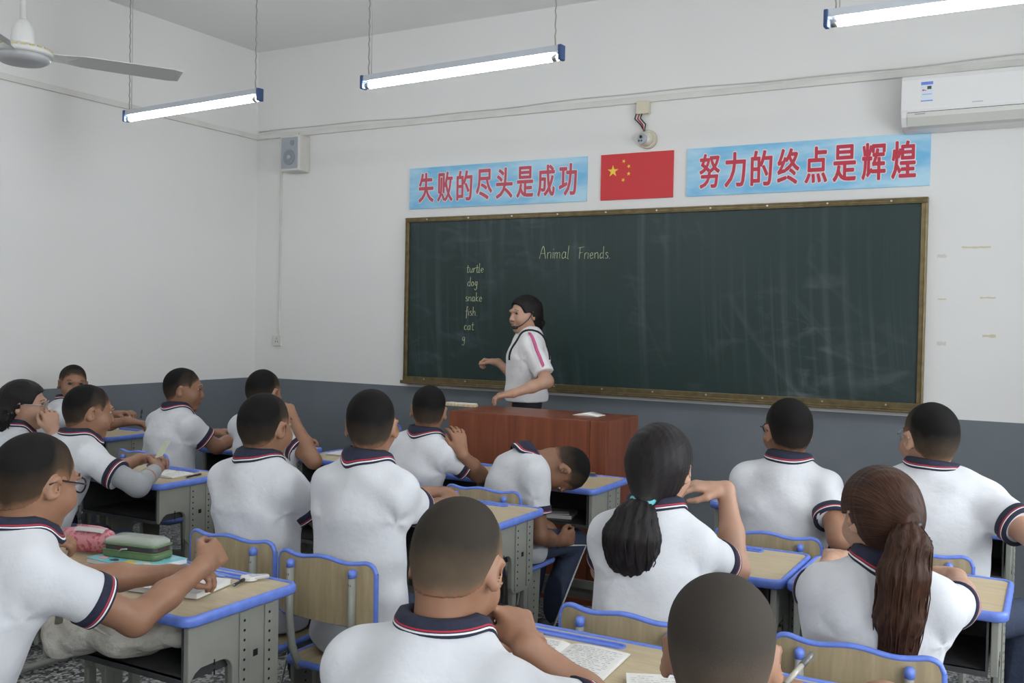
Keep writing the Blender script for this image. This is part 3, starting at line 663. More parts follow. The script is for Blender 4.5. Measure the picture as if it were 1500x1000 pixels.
# handwriting, one stroke list per letter (x, y) with baseline 0 and x-height .5
LET = {
 'A': ([[(0, 0), (.3, 1), (.55, 0)], [(.12, .4), (.45, .4)]], .62), 'n': ([[(0, .5), (.03, 0)], [(.02, .35), (.15, .5), (.28, .45), (.32, 0)]], .42),
 'i': ([[(0, .5), (.02, 0)], [(.02, .7), (.04, .74)]], .14), 'm': ([[(0, .5), (.02, 0)], [(.02, .38), (.14, .5), (.22, .4), (.24, 0)], [(.24, .38), (.36, .5), (.46, .4), (.48, 0)]], .58),
 'a': ([[(.3, .42), (.15, .5), (0, .25), (.1, 0), (.28, .15), (.31, .5)], [(.31, .5), (.30, .1), (.4, 0)]], .46), 'l': ([[(.02, 1), (0, .05), (.08, 0)]], .2),
 'F': ([[(.12, .95), (.1, 0)], [(-.05, .92), (.5, 1)], [(.1, .5), (.4, .55)]], .5), 'r': ([[(0, .5), (.02, 0)], [(.02, .3), (.12, .48), (.24, .5)]], .3),
 'e': ([[(.02, .25), (.28, .3), (.2, .5), (.05, .42), (.02, .15), (.15, 0), (.32, .1)]], .4), 'd': ([[(.28, .42), (.12, .48), (0, .22), (.1, 0), (.26, .12)], [(.31, 1), (.29, .1), (.36, 0)]], .44),
 's': ([[(.26, .46), (.1, .5), (.06, .36), (.24, .2), (.2, .03), (0, .04)]], .36), 't': ([[(.12, .85), (.1, .08), (.2, 0), (.28, .06)], [(-.06, .55), (.3, .58)]], .36),
 'u': ([[(0, .5), (.02, .08), (.14, 0), (.28, .15)], [(.3, .5), (.29, .08), (.36, 0)]], .44), 'o': ([[(.15, .5), (0, .28), (.1, 0), (.27, .15), (.22, .45), (.12, .5)]], .38),
 'g': ([[(.28, .44), (.14, .5), (.02, .3), (.12, .1), (.27, .25), (.29, .5)], [(.29, .5), (.27, -.25), (.12, -.4), (0, -.28)]], .42), 'k': ([[(0, 1), (.02, 0)], [(.28, .5), (.03, .22), (.3, 0)]], .4),
 'f': ([[(.3, .95), (.18, 1), (.12, .8), (.1, -.3)], [(-.04, .5), (.28, .54)]], .34), 'h': ([[(0, 1), (.02, 0)], [(.02, .3), (.16, .5), (.27, .4), (.29, 0)]], .42),
 'c': ([[(.28, .44), (.14, .5), (0, .25), (.1, 0), (.28, .08)]], .38), '.': ([[(0, .02), (.03, .0)]], .15), ' ': ([], .45)}
CHALK = mat('chalk_yellow', (.62, .66, .42), .95, noise=(220, (.40, .45, .29)))
def write(word, px, py, size, slope=0.0, sx=1.0):
    """word on the board, its first letter starting at a pixel of the photograph"""
    q = at_y(px, py, -.031); x = q[0]-(XB0+XB1)/2; z = q[2]-ZB0; b = MB(); rs = random.Random(word)
    for ch in word:
        st, adv = LET[ch]
        for s_ in st:
            pts = [(x+(p_[0]+rs.uniform(-.02, .02)+p_[1]*.06)*size*sx, -.031, z+(p_[1]+rs.uniform(-.02, .02))*size) for p_ in s_]
            fine = []
            for k in range(len(pts)-1):
                p0, p1, p2, p3 = pts[max(k-1, 0)], pts[k], pts[k+1], pts[min(k+2, len(pts)-1)]
                for t in (0, .25, .5, .75):
                    fine.append(tuple(.5*(2*p1[j]+(p2[j]-p0[j])*t+(2*p0[j]-5*p1[j]+4*p2[j]-p3[j])*t*t+(3*p1[j]-p0[j]-3*p2[j]+p3[j])*t**3) for j in range(3)))
            fine.append(pts[-1])
            b.tube(fine, [.0044+rs.uniform(-.0012, .001) for _ in fine], 5, flat=(1, .35))
        x += adv*size*sx*1.12; z += slope*size
    b.build('chalk_word', CHALK, bb)
write('Animal', 790, 379, .090, .0); write('Friends.', 847, 379, .082, .0)
write('turtle', 684, 399, .064); write('dog', 685, 419, .066); write('snake', 682, 441, .064); write('fish.', 682, 462, .066); write('cat', 680, 483, .068); write('g', 677, 500, .068)
# ---------------------------------------------------------------- banners and flag
def glyphs(text, x0, x1, z0, z1, y, parent, m1, m2, bold=.016):
    cw = (x1-x0)/len(text)
    for i, ch in enumerate(text):
        cu = bpy.data.curves.new('glyph', 'FONT'); cu.body = ch; cu.size = 1; cu.resolution_u = 3
        to = bpy.data.objects.new('glyph', cu); C.objects.link(to); dg = bpy.context.evaluated_depsgraph_get()
        me = bpy.data.meshes.new_from_object(to.evaluated_get(dg)); bpy.data.objects.remove(to)
        v = np.zeros(len(me.vertices)*3, np.float32); me.vertices.foreach_get('co', v); v = v.reshape(-1, 3)
        fs = [tuple(p.vertices) for p in me.polygons]; mn = v.min(0); mx = v.max(0); g = .0045
        px_ = x0+cw*(i+.09)+g+(v[:, 0]-mn[0])/(mx[0]-mn[0])*(cw*.82-2*g); pz = z0+g+(v[:, 1]-mn[1])/(mx[1]-mn[1])*(z1-z0-2*g)
        for nm, rad, cnt, m_, yy in (('character_outline', .0095, 14, m2, y), ('character', .0042, 8, m1, y-.0012)):
            b = MB()
            for k in range(cnt+1):      # thickened by overlaying slightly shifted copies
                dx, dz = (0, 0) if k == cnt else (rad*math.cos(2*math.pi*k/cnt), rad*math.sin(2*math.pi*k/cnt))
                b.add(np.stack([px_+dx, np.full(len(v), yy-.00002*k), pz+dz], 1), fs)
            b.build(nm, m_, parent, fix=False)
BANNER = mat('banner_sky', (.30, .60, .80), .45)
def banner_mat():
    M = BANNER; nt = M.node_tree; b = nt.nodes['Principled BSDF']; tc = nt.nodes.new('ShaderNodeTexCoord')
    mp = nt.nodes.new('ShaderNodeMapping'); mp.inputs['Scale'].default_value = (1.6, 1, 6); nt.links.new(tc.outputs['Object'], mp.inputs['Vector'])
    n = nt.nodes.new('ShaderNodeTexNoise'); n.inputs['Scale'].default_value = 1.5; n.inputs['Detail'].default_value = 4; nt.links.new(mp.outputs['Vector'], n.inputs['Vector'])
    r = nt.nodes.new('ShaderNodeValToRGB'); e = r.color_ramp.elements; e[0].position = .38; e[0].color = (.16, .46, .72, 1); e[1].position = .62; e[1].color = (.42, .66, .80, 1)
    nt.links.new(n.outputs['Fac'], r.inputs['Fac']); nt.links.new(r.outputs['Color'], b.inputs['Base Color'])
banner_mat()
RED1 = mat('banner_red', (.50, .03, .06), .5); RED2 = mat('banner_faded_red', (.50, .07, .11), .5); WHITEP = mat('print_white', (.75, .72, .74), .5)
for txt, xa, xb, lab, rm in (('失败的尽头是成功', 1.575, 3.065, 'pale blue banner with faded red characters left of the flag', RED2), ('努力的终点是辉煌', 3.785, 5.262, 'pale blue banner with bright red characters right of the flag', RED1)):
    t = thing('slogan_banner', lab, 'banner', ((xa+xb)/2, 0, 2.395), 0, 'slogan banners above the blackboard'); w2 = (xb-xa)/2
    b = MB(); b.box((-w2, -.012, 0), (w2, 0, .31)); b.build('panel', BANNER, t)
    glyphs(txt, -w2+.07, w2-.06, .045, .27, -.0128, t, rm, WHITEP, .010)
t = thing('national_flag', 'red flag with five yellow stars between the two banners', 'flag', (3.43, 0, 2.395))
b = MB(); b.box((-.26, -.012, 0), (.26, 0, .31)); b.build('flag_panel', mat('flag_red', (.58, .025, .03), .5), t)
def star(cx, cz, r, rot): return [(cx+(r if i % 2 == 0 else r*.382)*math.sin(rot+i*math.pi/5), cz+(r if i % 2 == 0 else r*.382)*math.cos(rot+i*math.pi/5)) for i in range(10)]
for cx, cz, r_, ro in ((-.17, .195, .042, 0), (-.092, .258, .015, .4), (-.055, .222, .015, .8), (-.055, .172, .015, 0), (-.094, .132, .015, .5)):
    b = MB(); b.prism(star(cx, cz, r_, ro), -.0135, -.012, 1); b.build('star', mat('flag_yellow', (.85, .62, .05), .5), t)
# ---------------------------------------------------------------- things on the front wall
t = thing('loudspeaker', 'white wall loudspeaker with grey grille in the corner', 'loudspeaker', (.49, 0, 2.73), R(0))
b = MB(); b.prism([(-.105, -.15), (.105, -.15), (.085, 0), (-.085, 0)], 0, .29, 2); b.build('cabinet', PVC, t, bevel=.012)
b = MB(); b.box((-.085, -.156, .02), (.085, -.149, .27)); b.build('grille', mat('grille_grey', (.36, .40, .43), .6, bump=(600, .6, .003)), t, bevel=.006)
b = MB(); b.tube([(0, -.155, .11), (0, -.161, .11)], [.062, .058], 24); b.build('woofer', mat('cone_grey', (.25, .29, .32), .5), t)
b = MB(); b.tube([(0, -.160, .11), (0, -.166, .11)], [.02, .014], 16); b.build('dust_cap', mat('cap_grey', (.45, .47, .48), .3), t)
b = MB(); b.tube([(.03, -.155, .225), (.03, -.160, .225)], [.022, .02], 16); b.build('tweeter', mat('cone_grey', (.25, .29, .32), .5), t)
b = MB(); b.tube([(-.02, -.05, .29), (-.02, -.03, .33), (-.02, -.01, .34)], .006, 6); b.build('cable', PVC, t)
q = at_y(942, 157, -.03)
t = thing('junction_box', 'cream junction box with loose wires above the dome camera', 'junction box', (q[0], 0, q[2]-.045))
b = MB(); b.box((-.045, -.045, 0), (.045, 0, .085)); b.build('box', CREAM, t, bevel=.005)
for k, (m_, dx) in enumerate(((BLACKPL, -.05), (REDST, -.03), (PVC, -.02), (BLACKPL, -.01))):
    b = MB(); b.tube([(dx*.8, -.03, .03 if k == 0 else .0), (dx-.004, -.038, -.03), (dx*.3+.008*k, -.03, -.07), (.012, -.03, -.115)], .0045, 6); b.build('wire', m_, t)
q = at_y(945, 203, -.05)
t = thing('dome_camera', 'cream dome security camera mounted above the flag', 'camera', (q[0], 0, q[2]))
b = MB(); b.tube([(.005, 0, 0), (.005, -.025, 0), (.005, -.03, 0)], [.062, .062, .055], 28); b.build('base', CREAM, t)
b = MB(); b.loft([[(.0+.05*math.cos(a)*math.cos(e), -.03-.052*math.sin(e), .05*math.sin(a)*math.cos(e)) for a in np.arange(24)*math.pi/12] for e in np.linspace(0, 1.45, 8)]); b.build('dome', mat('dome_white', (.62, .60, .52), .35), t)
b = MB(); d_ = unit((-.35, -1, -.12)); c0 = np.array((0, -.04, 0.)); b.tube([c0+d_*.030, c0+d_*.047], [.036, .033], 20); b.build('camera_face', mat('face_grey', (.42, .46, .50), .4), t)
b = MB(); b.tube([c0+d_*.045+np.array((0, 0, .013)), c0+d_*.052+np.array((0, 0, .013))], .011, 14); b.build('lens', BLACKPL, t)
b = MB()
for dx in (-.014, .004): b.tube([c0+d_*.046+np.array((dx, 0, -.012)), c0+d_*.05+np.array((dx, 0, -.012))], .0065, 10)
b.build('infrared_lamps', DARK, t)
qa = at_y(1321, 113, -.2); qb = at_y(1325, 190, -.2)
t = thing('air_conditioner', 'white split air conditioner high on the front wall', 'air conditioner', (qa[0]+.43, 0, qb[2]+.005))
H_ = qa[2]-qb[2]+.0
prof = [(0, 0), (-.10, 0), (-.165, .015), (-.20, .06), (-.205, .10), (-.205, H_-.03), (-.195, H_-.006), (-.17, H_), (0, H_)]
AC = mat('ac_white', (.74, .74, .73), .28)
b = MB(); b.prism(prof, -.43, .43, 0); ac = b.build('housing', AC, t, bevel=.006)
b = MB(); b.prism([(-.2055, .098), (-.2075, .10), (-.2075, H_-.03), (-.2055, H_-.028)], -.428, .428, 0); b.build('front_panel', AC, t)
b = MB(); b.prism([(-.135, .012), (-.172, .022), (-.203, .066), (-.2035, .086), (-.2085, .086), (-.206, .06), (-.174, .015), (-.137, .006)], -.395, .41, 0); b.build('air_flap', mat('flap_white', (.60, .60, .56), .4), t)
b = MB(); b.box((-.395, -.2068, .0865), (.41, -.2045, .0895)); b.build('flap_gap', HOLE, t)
b = MB(); b.box((-.355, -.2085, .074), (-.30, -.2062, .080)); b.build('flap_mark', mat('mark_grey', (.3, .3, .32), .5), t)
st_ = MB(); st_.box((-.325, -.2082, .145), (-.262, -.2074, .255)); s2 = st_.build('energy_label', mat('label_white', (.66, .72, .78), .5), t)
for (xa, za, xb, zb, m_) in ((-.325, .238, -.262, .255, BLUE), (-.325, .145, -.262, .151, BLUE), (-.318, .205, -.305, .212, RED1), (-.303, .205, -.296, .209, RED1), (-.318, .183, -.268, .186, BLUE), (-.292, .212, -.27, .230, DARK)):
    b = MB(); b.box((xa, -.2088, za), (xb, -.2081, zb)); b.build('label_print', m_, s2)
b = MB(); b.box((-.06, -.2082, .118), (-.005, -.2074, .124)); b.build('badge', mat('badge_grey', (.45, .47, .5), .3), t)
b = MB(); b.tube([(.40, -.1, .05), (.47, -.08, .03), (.6, -.05, .02)], .02, 10); b.build('pipe', PVC, t)
TAPE = mat('old_tape', (.60, .55, .40), .7)
for i, (px_, py_, w_, h_, lab) in enumerate(((1430, 362, .15, .012, 'long strip of yellowed tape on the wall right of the blackboard'), (1380, 375, .05, .022, 'torn tape remnant next to the blackboard frame'), (1447, 436, .08, .010, 'short strip of old tape under the long strip'), (1380, 438, .045, .010, 'small tape remnant beside the blackboard edge, second from top'), (1449, 492, .07, .018, 'pale patch of old tape lowest on the right wall'), (1379, 503, .05, .022, 'lowest torn tape remnant beside the blackboard'))):
    q = at_y(px_, py_, 0); b = MB(); rs = random.Random(i)
    n_ = 9; up_ = [(q[0]-w_/2+w_*k/n_, q[2]+h_/2+rs.uniform(-.25, .1)*h_) for k in range(n_+1)]; dn = [(q[0]+w_/2-w_*k/n_, q[2]-h_/2+rs.uniform(-.1, .25)*h_) for k in range(n_+1)]
    b.prism(up_+dn, -.0015, 0, 1); tag(b.build('tape_strip', TAPE if i not in (1, 5) else mat('tape_pale', (.62, .60, .55), .7)), lab, 'tape', 'tape remnants on the front wall')
# ---------------------------------------------------------------- hanging tube lights
TUBE = mat('tube_glow', (1, 1, 1), .4, emit=((.93, .97, 1.0), TUBE_POWER))
HOUS = mat('lamp_housing', (.55, .58, .62), .4)
def tube_light(x0, x1, y, z, label, dy=0):
    L = x1-x0; t = thing('tube_light', label, 'tube light', ((x0+x1)/2, y, z), math.atan2(dy, L), 'hanging tube lights')
    h2 = L/2
    b = MB(); b.prism([(-.013, .052), (.013, .052), (.016, .020), (-.016, .020)], -h2, h2, 0); b.build('housing', HOUS, t)
    b = MB(); b.tube([(-h2+.02, 0, -.004), (h2-.02, 0, -.004)], .0165, 16); b.build('tube', TUBE, t)
    for s_ in (-1, 1):
        b = MB(); b.box((s_*h2-.009, -.022, -.020), (s_*h2+.009, .022, .052)); b.build('end_cap', mat('endcap_blue', (.03, .07, .18), .4), t, bevel=.004)
        b = MB(); b.tube([(s_*(h2-.045), 0, -.004), (s_*(h2-.02), 0, -.004)], .0175, 12); b.build('tube_collar', CHROME, t)
        b = MB(); zz = np.linspace(.05, ZC-z, 40)
        b.tube([(s_*(h2-.035)+.0025*math.sin(k*2.4), .0025*math.cos(k*2.4), q) for k, q in enumerate(zz)], .0035, 5); b.build('chain', mat('chain_grey', (.34, .32, .28), .5, metal=.4), t)
    b = MB(); b.tube([(-h2+.05, .004, .05), (-h2+.055, .004, ZC-z)], .003, 5); b.build('wire', mat('wire_grey', (.5, .49, .46), .5), t)
tube_light(.70, 1.94, -1.96, 2.80, 'hanging tube light nearest the left wall', -.10)
tube_light(2.66, 3.88, -2.03, 2.80, 'hanging tube light in the middle, above the teacher', -.08)
tube_light(5.08, 6.30, -2.07, 2.80, 'hanging tube light at the right, in front of the air conditioner', -.02)
for x_, y_, l_ in ((.7, -5.2, 'left'), (2.7, -5.2, 'middle'), (5.0, -7.6, 'right'), (2.7, -7.6, 'rear middle')): tube_light(x_, x_+1.22, y_, 2.8, 'hanging tube light over the back rows, %s' % l_)
# ---------------------------------------------------------------- ceiling fan
q = at_depth(33, 78, 4.2)
t = thing('ceiling_fan', 'white ceiling fan hanging near the left wall', 'fan', (q[0], q[1], q[2]))
FW = mat('fan_white', (.60, .60, .58), .4)
b = MB(); b.tube([(0, 0, .06), (0, 0, ZC-q[2]-.05)], .011, 12); b.tube([(0, 0, ZC-q[2]-.09), (0, 0, ZC-q[2])], [.03, .06], 16); b.build('rod', FW, t)
b = MB(); n24 = np.arange(28)*2*math.pi/28
b.loft([[(r_*math.cos(a), r_*math.sin(a), z_) for a in n24] for r_, z_ in ((.012, .145), (.030, .135), (.044, .10), (.048, .05), (.050, .03))]); b.build('canopy_cup', FW, t)
b = MB(); b.loft([[(r_*math.cos(a), r_*math.sin(a), z_) for a in n24] for r_, z_ in ((.055, .034), (.095, .026), (.118, .012), (.122, .0), (.116, -.010), (.10, -.012))]); b.build('motor_housing', FW, t)
b = MB(); b.loft([[(r_*math.cos(a), r_*math.sin(a), z_) for a in n24] for r_, z_ in ((.112, -.012), (.108, -.03), (.085, -.043), (.02, -.05))]); b.build('motor_base', mat('fan_grey', (.42, .43, .44), .4), t)
b = MB()
for k in range(22): a = k*2*math.pi/22; b.box((-.009, -.004, -.004), (.009, .004, .004), 0, Matrix.Translation((.115*math.cos(a), .115*math.sin(a), .014)) @ Matrix.Rotation(a+math.pi/2, 4, 'Z'))
b.build('vent_slots', mat('vent_brass', (.45, .40, .16), .4), t)
for k in range(3):
    a = R(62+120*k); ca, sa = math.cos(a), math.sin(a)
    def bl(r_, w_, z_): return (r_*ca-w_*sa, r_*sa+w_*ca, z_)
    b = MB(); rings = []
    for r_, w_ in ((.10, .02), (.17, .028), (.24, .058), (.45, .066), (.62, .070), (.66, .05)): rings.append([bl(r_, -w_, .010), bl(r_, w_, -.012), bl(r_, w_, -.009), bl(r_, -w_, .013)])
    b.loft(rings, smooth=False); b.build('blade', FW, t)
# ---------------------------------------------------------------- podium
t = thing('podium', 'reddish-brown wooden lectern desk in front of the blackboard', 'podium', (3.30, -1.06, 0))
PX, PY, PZ = .51, .23, 1.02
for nm, lo_, hi_ in (('front_panel', (-PX, -PY, .11), (PX-.10, -PY+.02, PZ)), ('corner_panel', (PX-.098, -PY-.003, .11), (PX, -PY+.02, PZ)), ('side_panel', (PX-.02, -PY+.02, .11), (PX, PY, PZ)), ('side_panel', (-PX, -PY+.02, .11), (-PX+.02, PY, PZ)), ('shelf', (-PX+.02, -PY+.02, .80), (PX-.02, PY, .82)), ('shelf', (-PX+.02, -PY+.02, .40), (PX-.02, PY, .42))):
    b = MB(); b.box(lo_, hi_); b.build(nm, REDWOOD, t, bevel=.003)
b = MB(); b.box((-PX+.02, -PY+.02, PZ-.02), (PX-.02, PY, PZ)); b.build('top', REDWOOD, t)
b = MB(); b.box((-PX+.01, -PY+.012, .03), (PX-.01, PY-.01, .11)); b.build('kick_strip', mat('kick_grey', (.16, .165, .15), .5), t)
b = MB(); b.box((-PX, -PY, 0), (PX, PY, .03)); b.build('plinth', REDWOOD, t)
# ---------------------------------------------------------------- desks and chairs
def make_desk(label):
    t = thing('school_desk', label, 'desk', group='school desks')
    w2, d2, zt = .31, .22, .76
    b = MB(); b.prism(rrect(-w2+.008, -d2+.008, w2-.008, d2-.008, .028), zt-.022, zt-.001, 2); b.build('desktop', DESKTOP, t)
    b = MB(); o_ = rrect(-w2+.009, -d2+.009, w2-.009, d2-.009, .030, 6); sec = [(-.006, .001), (-.002, .0035), (.006, .003), (.011, -.004), (.011, -.021), (.006, -.026), (-.006, -.026)]
    rings = []; n_ = len(o_)
    for i in range(n_+1):
        p = np.array(o_[i % n_]); a = np.array(o_[(i-1) % n_]); c = np.array(o_[(i+1) % n_]); tg = unit(np.array([*(c-a), 0])); nr = np.array([tg[1], -tg[0]])
        rings.append([(p[0]+nr[0]*s_[0], p[1]+nr[1]*s_[0], zt+s_[1]) for s_ in sec])
    b.loft(rings, caps=False, smooth=True); b.build('edge_band', BLUE, t)
    b = MB(); oo = rrect(-.15, .150, .15, .186, .017, 5); ii = rrect(-.143, .157, .143, .179, .0108, 5)
    b.loft([[(x, y, zt-.001) for x, y in oo], [(x, y, zt+.003) for x, y in oo], [(x, y, zt+.003) for x, y in ii], [(x, y, zt-.0005) for x, y in ii]], caps=True, smooth=False); b.build('pencil_tray', BLUE, t)
    b = MB(); b.box((-.262, -.19, .575), (.262, .165, .583)); b.box((-.262, .157, .583), (.262, .165, .736)); b.box((-.262, -.19, .583), (-.256, .157, .736)); b.box((.256, -.19, .583), (.262, .157, .736)); b.box((-.262, -.192, .567), (.262, -.178, .583))
    b.build('book_box', DARK, t)
    for s_ in (-1, 1):
        x0, x1 = sorted((s_*.268, s_*.288))
        arch = [(-.045+.0*k, 0) for k in range(0)]
        poly = [(-.195, .736), (.150, .736), (.150, .47), (.125, .44), (-.01, .44), (-.035, .47), (-.035, .57)]
        for k in range(1, 6): a = R(90*k/5); poly.append((-.075+.04*math.cos(a), .57+.04*math.sin(a)))
        poly += [(-.15, .61), (-.17, .60), (-.195, .57)]
        b = MB(); b.prism(poly, x0, x1, 0); sp = b.build('side_panel', STEEL, t, bevel=.003)
        xo = s_*.288
        b = MB()
        for yy in (.005, .105):
            xa, xb = sorted((xo, xo+s_*.005)); b.box((xa, yy-.017, .455), (xb, yy+.017, .725))
        b.build('raised_rib', STEEL, sp, bevel=.003)
        b = MB(); xh = xo+s_*.0052
        for yy in (.005, .105):
            for k in range(9): b.tube([(xh-s_*.002, yy, .70-.028*k), (xh+s_*.0004, yy, .70-.028*k)], .0042, 8)
        b.box((min(xo-.001, xo+s_*.001), .045, .585), (max(xo-.001, xo+s_*.001), .063, .604))
        for zz in (.605, .578): b.box((min(xo-.001, xo+s_*.001), -.105, zz), (max(xo-.001, xo+s_*.001), -.101, zz+.016))
        b.build('adjustment_holes', HOLE, sp)['kind'] = 'stuff'
        for yy in (.0, .10):
            xa, xb = sorted((s_*.262, s_*.284)); b = MB(); b.box((xa, yy-.016, .03), (xb, yy+.016, .56)); b.build('leg', STEEL, t, bevel=.004)
        b = MB(); b.tube([(s_*.272, -.205, .018), (s_*.272, -.19, .03), (s_*.272, .19, .03), (s_*.272, .205, .018)], .019, 8); b.build('foot_bar', STEEL, t)
    b = MB(); b.box((-.262, .06, .20), (.262, .08, .24)); b.build('cross_bar', STEEL, t)
    return t
def back_outline(n=44):
    pts = []
    w2 = .195
    def top(x): return .800+.0055*math.cos(4*math.pi*x/(2*w2))
    for i in range(n+1):
        x = w2-2*w2*i/n; e = max(0, abs(x)-(w2-.045))/.045; pts.append((x, top(x)-.035*(1-math.sqrt(max(0, 1-e*e)))))
    pts += [(-w2, .62), (-w2+.006, .605), (-w2+.022, .598), (w2-.022, .598), (w2-.006, .605), (w2, .62)]
    return pts
def make_chair(label):
    t = thing('school_chair', label, 'chair', group='school chairs')
    yb = lambda x: -.185-.022*(1-(x/.195)**2)
    o_ = back_outline(); b = MB(); nx = 10
    # curved plywood panel as a grid between the lower edge and the outline
    top = [p for p in o_ if p[1] > .70]; xs = [p[0] for p in top]; zt = [p[1] for p in top]
    rf = [(x, yb(x)+.006, z) for x, z in zip(xs, zt)]; lf = [(x, yb(x)+.006, .60) for x in xs]; rb = [(x, yb(x)-.006, z) for x, z in zip(xs, zt)]; lb = [(x, yb(x)-.006, .60) for x in xs]
    b.loft([[lf[i], rf[i], rb[i], lb[i]] for i in range(len(xs))], smooth=False); b.build('backrest', CHAIRWOOD, t)
    b = MB(); b.tube([(x, yb(x), z) for x, z in o_]+[(o_[0][0], yb(o_[0][0]), o_[0][1])], .0085, 8, flat=(1.0, .8), caps=False); b.build('backrest_edging', BLUE, t)
    b = MB(); b.prism(rrect(-.19, -.17, .19, .19, .05), .425, .44, 2); b.build('seat', CHAIRWOOD, t)
    b = MB(); so = rrect(-.19, -.17, .19, .19, .05); b.tube([(x, y, .432) for x, y in so+so[:1]], .0115, 8, caps=False); b.build('seat_edging', BLUE, t)
    for s_ in (-1, 1):
        x = s_*.125; yk = yb(x)-.016
        b = MB(); b.tube([(x, yk, .765), (x, yk-.002, .60), (x, yk+.01, .50), (x, yk+.045, .425), (x, -.10, .412), (x, .12, .412)], .0135, 8, flat=(1.15, .8)); b.build('back_post', STEEL, t)
        b = MB(); b.tube([(x, yk, .757), (x, yk, .775), (x, yk, .782)], [.0145, .0145, .007], 10, flat=(1.1, .85)); b.build('post_cap', BLUE, t)
        b = MB()
        for zz in (.735, .63): b.tube([(x, yk-.010, zz), (x, yk-.0145, zz)], .005, 8)
        b.build('post_bolts', DARK, t)
        b = MB(); b.prism([(-.055, .415), (.075, .415), (.06, .20), (.04, .05), (-.03, .05), (-.045, .20)], min(s_*.150, s_*.168), max(s_*.150, s_*.168), 0); lp = b.build('leg_panel', STEEL, t, bevel=.003)
        b = MB()
        for k in range(7): b.tube([(s_*.1675, .01, .36-.03*k), (s_*.1688, .01, .36-.03*k)], .0042, 8)
        b.build('adjustment_holes', HOLE, lp)['kind'] = 'stuff'
        b = MB(); b.tube([(s_*.159, -.20, .016), (s_*.159, -.185, .028), (s_*.159, .185, .028), (s_*.159, .20, .016)], .017, 8); b.build('foot_bar', STEEL, t)
    b = MB(); b.box((-.15, -.01, .20), (.15, .01, .235)); b.build('cross_bar', STEEL, t)
    return t
# ---------------------------------------------------------------- furniture placing
desk0 = None
DESKS = {}
def desk(key, x_left, y_far, label, rot=0.0):
    global desk0
    if desk0 is None: desk0 = o = make_desk(label)
    else: o = copy_tree(desk0)
    o['label'] = label; o.location = (x_left+.31, y_far-.22, 0); o.rotation_euler = (0, 0, rot); DESKS[key] = o
desk('a', .03, -1.55, 'school desk against the left wall in the front row')
desk('b', 1.42, -1.52, 'front row desk of the boy in profile, left end of the row')
desk('c', 2.16, -1.50, 'front row desk of the boy propping his face on his hand')
desk('d', 2.788, -1.50, 'front row desk before the podium, of the boy holding his head')
desk('e', 3.415, -1.495, 'front row desk of the slumped boy, with a dark bag inside')
desk('f', 4.58, -1.46, 'front row desk of the slim boy right of the podium')
desk('g', 5.205, -1.45, 'front row desk of the broad boy at the far right')
desk('h', 1.05, -2.57, 'second row desk of the girl with glasses at the left')
desk('i', 1.677, -2.57, 'second row desk with a pen and notebook, left group')
desk('j', 2.80, -2.47, 'second row desk before the left boy of the middle pair')
desk('k', 3.428, -2.466, 'second row desk before the right boy of the middle pair')
desk('l', 4.59, -2.68, 'second row desk of the girl with the black ponytail')
desk('m', 5.22, -2.68, 'second row desk of the girl with the brown ponytail')
desk('n', 2.725, -3.935, 'third row desk with the pink pouch, at the left edge')
desk('o', 3.352, -3.935, 'third row desk with textbook and green pencil case on it')
desk('p', 4.57, -3.90, 'third row desk with the handwritten notebook in the foreground')
desk('q', 5.20, -3.92, 'third row desk at the bottom right, before the shaved boy')
chair0 = None
def chair(x, y_back, label, rot=0.0):
    global chair0
    if chair0 is None: chair0 = o = make_chair(label)
    else: o = copy_tree(chair0)
    o['label'] = label; yo = .19
    o.location = (x-math.sin(rot)*yo, y_back+math.cos(rot)*yo, 0); o.rotation_euler = (0, 0, rot)
chair(.36-math.sin(R(35))*.19, -2.22-math.cos(R(35))*.19, 'chair of the boy sitting against the left wall', R(-35))
chair(1.57, -2.49, 'chair of the front row boy in profile')
chair(2.44, -2.49, 'chair of the boy propping his face on his hand')
chair(3.14, -2.39, 'chair of the boy holding his head before the podium')
chair(3.69, -2.40, 'chair under the slumped boy')
chair(5.03, -2.61, 'chair behind the slim front row boy, right of the podium')
chair(5.52, -2.61, 'chair behind the broad front row boy at the right')
chair(1.36, -3.50, 'chair of the girl with glasses at the left')
chair(1.95, -3.62, 'chair of the boy with the grey sleeve')
chair(3.47, -3.72, 'chair with wavy blue-edged back behind the left boy of the middle pair')
chair(3.93, -3.77, 'chair with wavy blue-edged back behind the right boy of the middle pair')
chair(4.98, -3.82, 'chair behind the girl with the black ponytail')
chair(5.54, -3.76, 'chair behind the girl with the brown ponytail')
chair(3.02, -5.02, 'chair at the left edge beside the boy with glasses')
chair(3.64, -5.05, 'chair of the boy with glasses in the left foreground')
chair(4.97, -5.08, 'chair of the writing boy in the foreground')
chair(5.50, -5.08, 'chair of the shaved boy at the bottom right')
chair(1.68, -.52, 'empty chair at the front wall, left of the podium', R(8))
